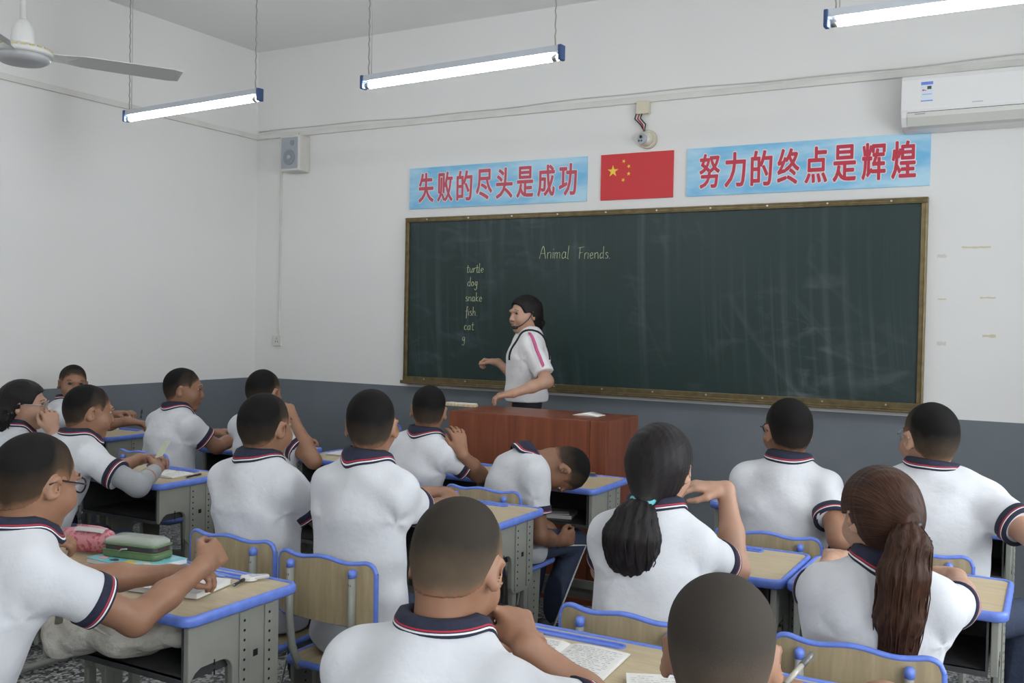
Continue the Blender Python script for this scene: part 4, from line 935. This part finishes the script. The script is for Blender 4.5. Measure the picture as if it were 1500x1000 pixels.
# ---------------------------------------------------------------- people
D = at_depth; Zp = at_z
BLK = (.012, .011, .012)
P1 = person('boy with dark glasses writing at the left foreground desk', (3.66, -4.86), R(-4), D(54, 708, 2.45), (R(2), R(-14), 0),
    {'R': (Zp(246, 928, .74), D(276, 846, 2.62), dict(curl=.85, dir=(-.25, .85, .25), palm=(-.9, .2, -.3), thumb_to=(-.3, -.2, 1))), 'L': (Zp(120, 850, .84), Zp(226, 842, .83), dict(curl=.7, dir=(.75, .5, .1), palm=(0, 0, -1)))},
    skin=0, hairlow=(.13, .085, .05), hairtop=(.02, .017, .015), glasses=dict(mat=mat('glasses_dark', (.02, .008, .012), .3), r=.0024), h=.0054, wide=1.04, low=True)
P2 = person('girl with round glasses and tied black hair, hand at her mouth', (1.36, -3.30), R(-4), D(36, 594, 4.9), (R(-45), R(-4), 0),
    {'R': (D(86, 700, 4.7), D(80, 655, 4.78), dict(curl=.8, dir=(-.25, .0, 1), palm=(-.9, .3, 0))), 'L': (None, None, {})}, skin=2, hair='black', glasses=dict(mat=CHROME, r=.0018), h=.0065, wide=.92,
    tail=dict(pts=[(0, -.10, -.03), (0, -.125, -.06), (0, -.12, -.10)], r=[.03, .045, .03], tie=BLACKPL))
P3 = person('boy against the left wall looking back towards the camera', (.36, -2.22), R(-35), D(107, 563, 6.25), (R(-118), R(-3), R(-4)),
    {'R': (D(150, 628, 6.0), D(186, 617, 5.95), dict(curl=.55, dir=(.8, .5, -.1), palm=(0, 0, -1))), 'L': (D(140, 625, 6.2), D(170, 608, 6.15), dict(curl=.7, dir=(.8, .2, .2)))}, skin=0, h=.0065, wide=.98, legs={'L': (np.array((.50, -1.92, .468)), np.array((.36, -2.13, .09))), 'R': (np.array((.64, -2.02, .468)), np.array((.44, -2.19, .09)))})
P4 = person('boy in profile with a grey sleeve on his forearm, holding paper', (1.95, -3.42), R(-5), D(131, 604, 4.45), (R(-22), R(-10), 0),
    {'R': (Zp(212, 722, .78), D(236, 684, 4.58), dict(curl=.7, dir=(-.6, .7, .15), palm=(-.8, .1, -.2))), 'L': (D(165, 700, 4.45), D(200, 674, 4.66), dict(curl=.6, dir=(.75, .5, .1), palm=(.2, -.1, -1)))}, skin=0, h=.0062, bulge=.07, wide=1.02)
P5 = person('boy in profile in the front row, far left group', (1.57, -2.29), R(-6), D(270, 571, 5.6), (R(-48), R(-6), 0),
    {}, skin=0, h=.0065, bulge=.07, wide=1.0)
P6 = person('boy in the front row propping his face on his right hand', (2.44, -2.31), R(-5), D(387, 575, 5.3), (R(8), R(-8), 0),
    {'R': (D(451, 668, 5.05), D(426, 605, 5.12), dict(curl=.6, dir=(-.6, .1, .7), palm=(-.8, .2, .2), thumb_to=(0, -1, .2))), 'L': (None, None, {})}, skin=0, h=.0065, bulge=.07, wide=1.02)
P7 = person('boy with short hair sitting upright, left of the middle pair', (3.46, -3.54), R(0), D(390, 626, 3.55), (R(4), R(-5), 0), {}, skin=0, hairlow=(.09, .065, .045), h=.006, wide=1.0)
P8 = person('tall boy with shaved nape, right of the middle pair', (3.93, -3.58), R(2), D(545, 624, 3.3), (R(26), R(-4), 0),
    {'R': (D(650, 770, 3.55), D(680, 716, 3.9), dict(curl=.75, dir=(-.35, .9, .1), palm=(-.5, 0, -.8))), 'L': (D(600, 745, 3.65), D(668, 716, 3.9), dict(curl=.7, dir=(.5, .85, .1)))}, skin=0, hairlow=(.13, .095, .065), h=.006, wide=.98)
P9 = person('boy in the front row holding his head with his right hand', (3.14, -2.20), R(-2), D(628, 602, 4.78), (R(30), R(-6), R(4)),
    {'R': (D(678, 696, 4.72), D(664, 634, 4.58), dict(curl=.35, dir=(-.35, .15, .9), palm=(-.8, .4, .1), thumb_to=(-.2, -1, .1), spread=.12)), 'L': (None, None, {})}, skin=0, hairlow=(.12, .085, .06), h=.0062, bulge=.07, wide=.98)
P10 = person('boy slumped forward with his head hanging over the desk', (3.73, -2.19), R(-6), D(824, 688, 4.60), (R(-58), R(-112), R(0)),
    {'R': (D(795, 850, 4.40), D(815, 792, 4.6), dict(curl=.7, dir=(.3, .9, .1), palm=(-1, 0, 0))), 'L': (D(800, 800, 4.7), D(835, 800, 4.8), dict(curl=.6))}, skin=1, hairlow=(.11, .075, .05), h=.006, bulge=.05, wide=.95, low=True, twist=R(-26), neck=D(768, 672, 4.56))
P11 = person('girl with a black ponytail and teal hair tie, chin on her hand', (4.96, -3.64), R(4), D(968, 686, 2.82), (R(0), R(-4), 0),
    {'R': (D(1092, 842, 2.95), D(1066, 735, 2.98), dict(curl=.35, dir=(-.85, -.4, .1), palm=(-.1, .1, -1), thumb_to=(0, -.6, 1))), 'L': (None, None, {})}, skin=2, hair='black', h=.0055, wide=.90,
    tail=dict(pts=[(-.012, -.125, -.072), (-.022, -.155, -.115), (-.03, -.165, -.17), (-.025, -.16, -.225), (-.015, -.155, -.255)], r=[.020, .044, .062, .058, .028], sx=1.25, tie=mat('teal_tie', (.10, .42, .46), .5)))
P12 = person('slim boy with glasses in the front row, right of the podium', (5.03, -2.42), R(4), D(1153, 632, 3.8), (R(34), R(-4), 0),
    {'R': (D(1214, 742, 3.62), D(1228, 712, 3.9), dict(curl=.5)), 'L': (None, None, {})}, skin=0, hairlow=(.05, .038, .03), glasses=dict(mat=BLACKPL, r=.0022), h=.006, wide=1.0, hs=1.05)
P13 = person('broad boy with glasses in the front row at the far right', (5.56, -2.42), R(0), D(1361, 643, 3.6), (R(34), R(-4), 0),
    {'R': (D(1535, 800, 3.2), D(1560, 770, 3.5), dict(curl=.5)), 'L': (np.array((5.44, -2.0, .80)), np.array((5.55, -1.7, .85)), dict(curl=.5))}, bulge=.03, skin=2, hairlow=(.17, .12, .08), glasses=dict(mat=CHROME, r=.002), h=.006, wide=1.2, hs=1.09, cheek=1.12,
    legs={'R': (np.array((5.86, -2.10, .50)), np.array((5.83, -2.12, .09)))})
P14 = person('girl with a long brown ponytail at the right desk', (5.53, -3.58), R(2), D(1288, 758, 2.5), (R(42), R(-12), 0),
    {'R': (Zp(1448, 885, .77), Zp(1395, 850, .80), dict(curl=.5, dir=(-.5, .8, 0))), 'L': (Zp(1180, 870, .76), Zp(1230, 830, .80), dict(curl=.5))}, skin=2, hair='brown', h=.0055, wide=.95,
    tail=dict(pts=[(.075, -.105, .015), (.085, -.15, -.03), (.075, -.165, -.10), (.068, -.165, -.20), (.062, -.155, -.30), (.055, -.15, -.37)], r=[.020, .038, .046, .044, .034, .012], sx=1.2, tie=BLACKPL))
P15 = person('boy with shaved hair bent over his notebook in the foreground', (4.97, -4.87), R(6), D(671, 830, 1.82), (R(10), R(-26), R(2)),
    {'R': (D(880, 1060, 1.76), D(818, 985, 1.80), dict(curl=.95, dir=(-.6, .55, .35), palm=(-.4, .1, -.9), thumb=.9)), 'L': (D(560, 1010, 1.9), Zp(700, 985, .79), dict(curl=.5))}, skin=0, hairtop=(.075, .060, .045), hairlow=(.24, .17, .11), h=.005, bulge=.08, wide=1.0)
P16 = person('boy with closely shaved grey-brown hair at the bottom right', (5.50, -4.90), R(8), D(1056, 962, 1.5), (R(16), R(-16), 0),
    {'R': (D(1230, 1130, 1.45), D(1165, 1050, 1.62), dict(curl=.8, dir=(-.3, .8, .5), palm=(-.8, 0, -.4))), 'L': (np.array((5.44, -4.5, .83)), np.array((5.50, -4.2, .86)), dict(curl=.5))}, skin=0, hairtop=(.10, .083, .068), hairlow=(.20, .15, .11), h=.005, bulge=.07, wide=.98)
P17 = person('student at the left edge whose hand holds a dark pen', (3.02, -4.82), R(-4), (3.04, -4.68, 1.14), (R(-10), R(-20), 0),
    {'R': (D(40, 850, 2.9), Zp(112, 800, .80), dict(curl=.75, dir=(.5, .8, .1), palm=(-.3, 0, -1))), 'L': (None, None, {})}, skin=0, h=.007)
TE = person('teacher in a white t-shirt with pink stripes wearing a headset microphone', (2.88, -.50), R(122), D(769, 461, 6.4), (R(150), R(-4), 0),
    {'L': (D(800, 556, 6.15), D(752, 576, 6.05), dict(curl=.55, dir=(-.8, -.35, -.15), palm=(.2, .3, -1))), 'R': (D(768, 562, 6.55), D(738, 538, 6.6), dict(curl=.85, dir=(-.85, -.2, .1), palm=(.2, -.2, -1)))},
    skin=2, hair='black', h=.005, stand=1.02, bulge=.0, wide=1.06, shirt='tee', sleeve=.80, group='teacher', cheek=1.1,
    tail=dict(pts=[tuple(rotm(R(28)) @ np.array(q)) for q in ((0.0, -.098, -.02), (0, -.118, -.05), (0, -.112, -.085))], r=[.022, .028, .018], tie=BLACKPL))
# teacher: headset, lanyard strap and the pink stripe down her sleeve
c = MB(); T_ = TE['T']
c.tube([T_(q) for q in ((-.088, -.012, .02), (-.086, .03, -.03), (-.070, .07, -.062), (-.048, .096, -.078))], .0028, 6); c.build('headset_boom', BLACKPL, TE['root'])
c = MB(); c.tube([T_(q) for q in ((-.050, .094, -.078), (-.028, .108, -.076))], [.010, .012], 10); c.build('microphone', BLACKPL, TE['root'])
c = MB(); c.tube([T_((.088*math.cos(t), -.012-.02*math.sin(t), .02+.105*math.sin(t))) for t in np.linspace(0, math.pi, 15)], .003, 6); c.build('headband', BLACKPL, TE['root'])
def on_shirt(P, pts, lift=.003):
    """pull points outwards on to the cloth surface"""
    out = []
    for p, d in pts:
        p = np.array(p, float); d = unit(d); s_ = np.linspace(0, .22, 90); v = P['G'].sample(p+s_[:, None]*d); j = np.nonzero(v > 0)[0]
        out.append(p+d*(s_[j[0]] if len(j) else .1)+d*lift)
    return out
S, E_, Wr, _ = TE['J']['L']
st_dir = unit(np.cross(E_-S, [0, 1, 0])); st_dir = st_dir if st_dir[0] < 0 else -st_dir
line = on_shirt(TE, [(S+(E_-S)*t, unit(st_dir+np.array([0, 0, .9*(1-t)**3]))) for t in np.linspace(-.12, .79, 16)])
c = MB(); c.tube(line, .011, 6, flat=(1, .25)); c.build('pink_stripe', mat('pink_stripe', (.62, .10, .27), .8), TE['shirt'])
c = MB(); c.tube(on_shirt(TE, [(S+(E_-S)*t+np.array([0, .012, 0]), unit(st_dir+np.array([0, .15, .9*(1-t)**3]))) for t in np.linspace(-.12, .79, 16)], .0045), .003, 6, flat=(1, .3)); c.build('white_stripe', WHITEST, TE['shirt'])
cS = TE['bez'](.80)+np.array([-.085, 0, -.01])
c = MB(); c.tube(on_shirt(TE, [(cS, np.array([-.35*max(0, math.sin(a))-.02, math.cos(a), math.sin(a)])) for a in np.linspace(-.5, 3.6, 26)], .003), .0075, 6, flat=(1, .4)); c.build('strap', BLACKCLOTH, TE['root'])
# grey sleeve over the forearm of the boy with paper
S, E_, Wr, _ = P4['J']['R']
sl_ = np.array([S, E_, Wr]); G_ = Field(sl_.min(0)-.1, sl_.max(0)+.1, .0065)
G_.cone(S+(E_-S)*.5, E_, .050, .048, .02); G_.cone(E_, E_*.08+Wr*.92, .048, .034, .025); G_.cut(S+(E_-S)*.56, S-E_); G_.cut(E_*.1+Wr*.9, Wr-E_)
V, Q = G_.surface(); mesh_np('forearm_sleeve', V, Q, GREYSLEEVE, P4['root'])
# ---------------------------------------------------------------- things on the desks
def flat_book(name, label, cat, cx, cy, w, d, th, rot, cover, pages=PAPER, z=.7605, open_=False, lines=None, group=None):
    t = thing(name, label, cat, (cx, cy, z), rot, group)
    if open_:
        b = MB(); n = 14
        prof = [(-w+2*w*i/n) for i in range(n+1)]
        zz = [th*(.35+.65*math.sin(math.pi*min(abs(x)/w, 1)**.6)) if abs(x) > 1e-6 else th*.25 for x in prof]
        b.loft([[(x, -d, 0), (x, d, 0), (x, d, q), (x, -d, q)] for x, q in zip(prof, zz)], smooth=False); b.build('pages', pages, t)
        b = MB(); b.box((-w-.004, -d-.003, -.0005), (w+.004, d+.003, .001)); b.build('cover', cover, t)
        top = lambda x: th*(.35+.65*math.sin(math.pi*min(abs(x)/w, 1)**.6))
    else:
        b = MB(); b.box((-w+.002, -d+.002, .0012), (w-.002, d-.002, th-.0012)); b.build('pages', pages, t)
        b = MB(); b.box((-w, -d, 0), (w, d, .0012)); b.box((-w, -d, th-.0012), (w, d, th)); b.box((-w, -d, .0012), (-w+.0015, d, th-.0012)); b.build('cover', cover, t, bevel=.0006)
        top = lambda x: th
    if lines:
        b = MB(); rs = random.Random(label)
        for (xa, xb) in lines['cols']:
            y = d-.02
            while y > -d+.015:
                x = xa
                while x < xb-.01:
                    L = rs.uniform(.006, .016)
                    if rs.random() < .86:
                        b.add([(x, y, top(x)+.0006), (min(x+L, xb), y+rs.uniform(-.001, .001), top(min(x+L, xb))+.0006), (min(x+L, xb), y+lines['h'], top(min(x+L, xb))+.0006), (x, y+lines['h']*rs.uniform(.4, 1), top(x)+.0006)], [(0, 1, 2, 3)])
                    x += L+rs.uniform(.002, .005)
                y -= lines['dy']
        k = b.build('handwriting', mat('ink', (.10, .10, .14), .8), t); k['kind'] = 'stuff'
    return t
def pen(label, p, q, r=.0045, m1=None, m2=None, group='pens'):
    p, q = np.array(p), np.array(q); t = thing('pen', label, 'pen', tuple(p), 0, group); v = q-p
    b = MB(); b.tube([v*.04, v*.62], r, 10); b.build('barrel', m1 or BLACKPL, t)
    b = MB(); b.tube([v*.62, v*.98, v], [r*1.15, r*1.15, r*.6], 10); b.build('cap', m2 or BLACKPL, t)
    b = MB(); b.tube([(0, 0, 0), v*.04], [.0008, r*.8], 8); b.build('tip', CHROME, t)
    return t
DT = .7615
# desk o: textbook, pencil case, notebook, tape, pen
q = Zp(215, 812, DT)
tb = thing('textbook', 'cyan illustrated textbook under the green pencil case', 'book', (3.385, -4.045, DT+.003), R(-4))
b = MB(); b.box((-.13, -.09, .001), (.13, .09, .014)); b.build('pages', PAPER, tb)
CY = mat('cyan_cover', (.18, .55, .62), .4, noise=(22, (.45, .68, .66), .5, .6))
b = MB(); b.box((-.132, -.092, 0), (.132, .092, .001)); b.box((-.132, -.092, .014), (.132, .092, .0155)); b.build('cover', CY, tb)
for i, (x_, y_, r_, cc) in enumerate(((.07, .03, .02, (.75, .75, .72)), (.03, -.05, .022, (.70, .55, .10)), (-.03, -.06, .016, (.06, .06, .06)), (-.085, -.062, .018, (.72, .45, .40)), (.09, -.03, .014, (.75, .7, .66)))):
    b = MB(); b.prism([(x_+r_*math.cos(a)*(1+.25*math.sin(3*a+i)), y_+r_*.8*math.sin(a)) for a in np.arange(14)*2*math.pi/14], .0155, .0162, 2); b.build('cover_picture', mat('cover_pic_%d' % i, cc, .5), tb)
# green pencil case with a clear top
q = Zp(205, 795, DT+.03)
pc = thing('pencil_case', 'green pencil case with clear plastic top on the textbook', 'pencil case', (3.37, -4.03, DT+.0197), R(10))
GREEN = mat('green_case', (.10, .17, .075), .5, noise=(30, (.12, .20, .09)), bump=(80, .3, .002))
def slab(hx, hy, z0, z1, r, puff=0.0, n=6):
    o_ = rrect(-hx, -hy, hx, hy, r, n); rings = []
    for k in range(6):
        t = k/5; s_ = 1+puff*math.sin(math.pi*t); rings.append([(x*s_, y*s_, z0+(z1-z0)*t) for x, y in o_])
    return rings
b = MB(); b.loft(slab(.105, .045, 0, .022, .02, .04)); b.build('case_base', GREEN, pc)
b = MB(); b.loft(slab(.107, .047, .020, .0245, .02, .01)); b.loft(slab(.107, .047, .040, .0445, .02, .01)); b.build('zip_band', GREEN, pc)
b = MB(); b.loft(slab(.102, .042, .024, .041, .02, .0)); b.build('pens_inside', mat('pens_mixed', (.05, .05, .06), .5, noise=(45, (.10, .03, .035), .55, .6)), pc)
b = MB(); b.loft([[(x*s_, y*s_, z_) for x, y in rrect(-.104, -.044, .104, .044, .02)] for s_, z_ in ((1, .044), (.97, .056), (.8, .064), (.45, .067))]); b.build('clear_lid', mat('clear_plastic', (.62, .66, .60), .12, alpha=.45), pc)
b = MB(); b.tube([(.0, -.049, .032), (-.02, -.052, .03), (-.03, -.056, .018)], .0025, 6); b.build('zip_pull', CHROME, pc)
# pink pouch on the neighbouring desk
q = Zp(165, 790, DT)
pp = thing('pencil_pouch', 'pink patterned pencil pouch with a clear window', 'pouch', (3.13, -4.03, DT), R(14))
PINK = mat('pink_fabric', (.62, .26, .29), .7, noise=(55, (.45, .10, .14), .52, .58))
b = MB(); b.loft([[(x_, r_*math.cos(a)*.8, .042+r_*math.sin(a)*(.95 if math.sin(a) > 0 else .98)) for a in np.arange(18)*2*math.pi/18] for x_, r_ in ((-.10, .012), (-.095, .034), (-.05, .042), (.03, .042), (.085, .038), (.10, .012))]); b.build('pouch_body', PINK, pp)
b = MB(); b.loft([[(x_, -.012+r_*math.cos(a)*.8, .045+r_*math.sin(a)) for a in np.linspace(.3, 2.3, 10)] for x_, r_ in ((-.03, .0435), (.0, .0445), (.05, .0440), (.082, .0405))], closed=False, caps=False); b.build('clear_window', mat('pouch_window', (.50, .46, .45), .2), pp)
b = MB(); b.tube([(-.035, -.01, .09), (.0, -.012, .0915), (.05, -.012, .0905), (.085, -.01, .084)], .003, 6); b.build('zip', PINK, pp)
q = Zp(262, 862, DT)
nb = flat_book('notebook', 'thick white notebook under the hands of the boy with glasses', 'notebook', q[0]-.01, q[1]+.01, .12, .085, .016, R(12), mat('nb_cover', (.70, .70, .72), .5, noise=(18, (.50, .55, .68), .62, .66)), z=DT)
q = Zp(95, 775, DT)
flat_book('notebook', 'open cream notebook at the left edge beside the pink pouch', 'notebook', 2.86, -4.06, .10, .07, .01, R(10), PAPER, z=DT+.004, open_=True)
pen('dark pen held upright by the student at the left edge', Zp(117, 797, .79), Zp(117, 797, .79)+np.array((-.03, .02, .125)), .0048)
a_ = Zp(342, 857, DT+.005); b_ = Zp(362, 846, DT+.006); pen('short black pen lying on the desk by the correction tape', a_, a_+unit(b_-a_)*.075, .0045)
q = Zp(375, 846, DT)
ct = thing('correction_tape', 'clear plastic correction tape lying on the left desk', 'correction tape', (q[0], q[1]-.03, DT), R(25))
CLR = mat('clear_white_plastic', (.68, .68, .68), .15, alpha=.6)
b = MB(); b.prism([(.026*math.cos(a), .020*math.sin(a)) for a in np.arange(20)*2*math.pi/20], 0, .012, 2); b.build('reel_case', mat('tape_white', (.72, .72, .72), .3), ct, bevel=.002)
b = MB(); b.prism([(-.015, .018), (.05, .03), (.058, .018), (.02, -.012)], .004, .014, 2); b.build('clear_body', CLR, ct, bevel=.002)
q = Zp(340, 828, DT)
ru = thing('ruler', 'blue transparent ruler lying along the pencil tray', 'ruler', (3.66, -4.005, DT), R(-3)); b = MB(); b.box((-.075, -.012, 0), (.075, .012, .0022)); b.build('blade', mat('ruler_blue', (.16, .28, .72), .25), ru); b = MB(); b.box((-.075, .008, .0022), (.075, .012, .0032)); b.build('bevelled_edge', CLR, ru)
# bag in the book box of desk o and under it
bagm = mat('cloth_bag', (.62, .60, .54), .85, noise=(14, (.50, .47, .40)), bump=(18, .8, .03))
G_ = Field((-.26, -.24, -.02), (.26, .2, .2), .009); rs = np.random.RandomState(3)
for k in range(16): p_ = np.array([rs.uniform(-.17, .17), rs.uniform(-.16, .1), rs.uniform(.04, .08)]); G_.ell(p_, np.array([.07, .07, .045])*rs.uniform(.7, 1.1, 3), .03)
X_, Y_, Z_ = G_.ax[0][:, None, None], G_.ax[1][None, :, None], G_.ax[2][None, None, :]; G_.D = (G_.D+.007*np.sin(38*X_+22*Y_+3*np.sin(25*Z_))*np.sin(30*Y_-17*X_+1+2*np.sin(20*X_))).astype(np.float32)
G_.cut((0, 0, .004), (0, 0, -1)); V, Q = G_.surface()
bg_ = thing('cloth_bag', 'crumpled pale cloth bag stuffed in the left foreground desk', 'bag', (3.62, -4.26, .5835)); mesh_np('bag_body', V, Q, bagm, bg_)
b = MB(); b.tube([(-.12, -.15, .10), (-.06, -.19, .16), (.04, -.2, .15), (.10, -.15, .10)], .011, 8, flat=(1, .4)); b.build('handle', bagm, bg_)
# desk i
q = Zp(250, 697, DT)
flat_book('notebook', 'open notebook on the desk of the boy with the grey sleeve', 'notebook', q[0]-.05, q[1]+.02, .10, .075, .010, R(8), PAPER, z=DT, open_=True, lines=dict(cols=[(-.09, -.01), (.01, .09)], h=.0016, dy=.011))
a_ = Zp(272, 699, DT+.005); b_ = Zp(294, 694, DT+.005); pen('dark pen on the desk of the boy with the grey sleeve', a_, a_+unit(b_-a_)*.12, .0045)
S, E_, Wr, _ = P4['J']['R']; hw_ = world(P4, Wr)+np.array([-.03, .06, .06])
b = MB(); b.loft([[(-.03, -.02, -.02), (.035, -.03, .0), (.032, -.028, .004), (-.03, -.018, -.016)], [(-.035, .01, .02), (.03, .0, .035), (.028, .003, .038), (-.035, .013, .023)], [(-.02, .03, .055), (.03, .02, .06), (.03, .023, .062), (-.02, .033, .058)]], smooth=False)
o = b.build('paper_slip', mat('slip_paper', (.62, .66, .50), .8), None, tuple(hw_)); tag(o, 'small pale folded paper slip in the hands of the boy with the grey sleeve', 'paper')
# desk a: notebook and pen
q = Zp(180, 626, DT)
flat_book('notebook', 'cream notebook on the desk against the left wall', 'notebook', q[0]-.02, -1.70, .09, .07, .012, R(5), mat('cream_cover', (.60, .58, .48), .6), z=DT)
pen('dark pen standing in the hand of the boy by the left wall', D(206, 614, 5.9), D(208, 600, 5.95), .005)
# desk c paper, desk f paper
q = Zp(465, 648, DT); flat_book('exercise_book', 'white exercise book on the front row desk left of the podium', 'exercise book', 2.33, -1.66, .10, .08, .006, R(3), mat('white_cover', (.72, .72, .74), .6), z=DT)
q = Zp(1076, 716, DT); flat_book('exercise_book', 'white open exercise book on the slim boy’s desk', 'exercise book', 4.73, -1.62, .11, .08, .008, R(3), PAPER, z=DT, open_=True)
# desk e: sharpener and things in the box
q = Zp(868, 697, DT)
sh_ = thing('pencil_sharpener', 'small dark pencil sharpener on the slumped boy’s desk', 'sharpener', (q[0], q[1], DT), R(20))
b = MB(); b.prism([(-.016, -.010), (.016, -.013), (.016, .013), (-.016, .010)], 0, .016, 2); b.build('sharpener_body', DARK, sh_, bevel=.002); b = MB(); b.box((-.012, -.006, .016), (.012, .006, .0185)); b.build('blade', CHROME, sh_)
flat_book('book', 'grey book lying inside the slumped boy’s desk', 'book', 3.74, -1.78, .11, .08, .02, R(14), mat('grey_cover', (.22, .21, .19), .5), z=.5835)
flat_book('leaflet', 'white folded leaflet on the book inside the slumped boy’s desk', 'leaflet', 3.78, -1.82, .06, .035, .004, R(30), mat('leaflet_white', (.66, .64, .66), .5), z=.604)
# desk m book box: stacked books seen from behind
for i in range(3): flat_book('book', ('bottom', 'middle', 'top')[i]+' dark book in the stack inside the brown-ponytail girl’s desk', 'book', 5.50+.01*i, -2.90, .12, .085, .016, R(2*i-2), mat('dark_cover_%d' % i, (.05+.02*i, .05, .06), .5), z=.5835+.0165*i, group='books in the desk at the right')
for i in range(3): flat_book('book', ('bottom', 'middle', 'top')[i]+' dark book in the stack inside the broad boy’s desk', 'book', 5.52, -1.68, .12, .085, .018, R(3-2*i), mat('dark_cover_%d' % i, (.05+.02*i, .05, .06), .5), z=.5835+.0185*i, group='books in the desk of the broad boy')
# desk p: notebook with handwriting
q = Zp(855, 968, DT)
flat_book('notebook', 'open notebook full of handwriting before the writing boy', 'notebook', q[0]-.07, q[1]-.005, .15, .095, .008, R(4), PAPER, z=DT, open_=True, lines=dict(cols=[(-.14, -.015), (.015, .14)], h=.0018, dy=.0105))
q = Zp(965, 995, DT); flat_book('notebook', 'white notebook corner beside the shaved boy’s head', 'notebook', q[0]+.04, q[1]-.05, .09, .065, .008, R(24), PAPER, z=DT+.003, lines=dict(cols=[(-.08, .08)], h=.0016, dy=.012))
pen('clear pen pointing up at the bottom right, before the blue-edged chair', D(1148, 1004, 1.70), D(1190, 957, 1.78), .0052, mat('pen_clear', (.40, .38, .33), .2), mat('pen_capgrey', (.12, .12, .12), .3))
# podium things
for i, (px_, l_) in enumerate(((662, 'left'), (676, 'middle'), (690, 'right'))):
    q = at_y(px_, 603, -1.0); t = thing('chalk_box', 'small cardboard chalk box on the podium, %s one of three' % l_, 'chalk box', (q[0], -1.0, 1.0205), R(10*i-8), 'chalk boxes on the podium')
    b = MB(); b.box((-.035, -.03, 0), (.035, .03, .016)); b.build('carton', mat('carton', (.50, .36, .18), .8, noise=(30, (.62, .52, .36))), t, bevel=.002); b = MB(); b.box((-.030, -.025, .016), (.030, .025, .021)); b.build('chalk_sticks', mat('chalk_white', (.7, .68, .6), .9), t)
q = at_y(862, 614, -1.02); b = MB(); b.loft([[(x_, -.05, .0), (x_, .06, 0), (x_, .06, z_+.001), (x_, -.05, z_)] for x_, z_ in zip(np.linspace(-.08, .08, 9), (.002, .006, .010, .014, .016, .014, .010, .006, .002))]); tag(b.build('paper_sheet', PAPER, None, (q[0], -1.02, 1.0205)), 'curled white paper lying on the podium', 'paper')
if False:
    for k, o in DESKS.items(): print(k, o.location)
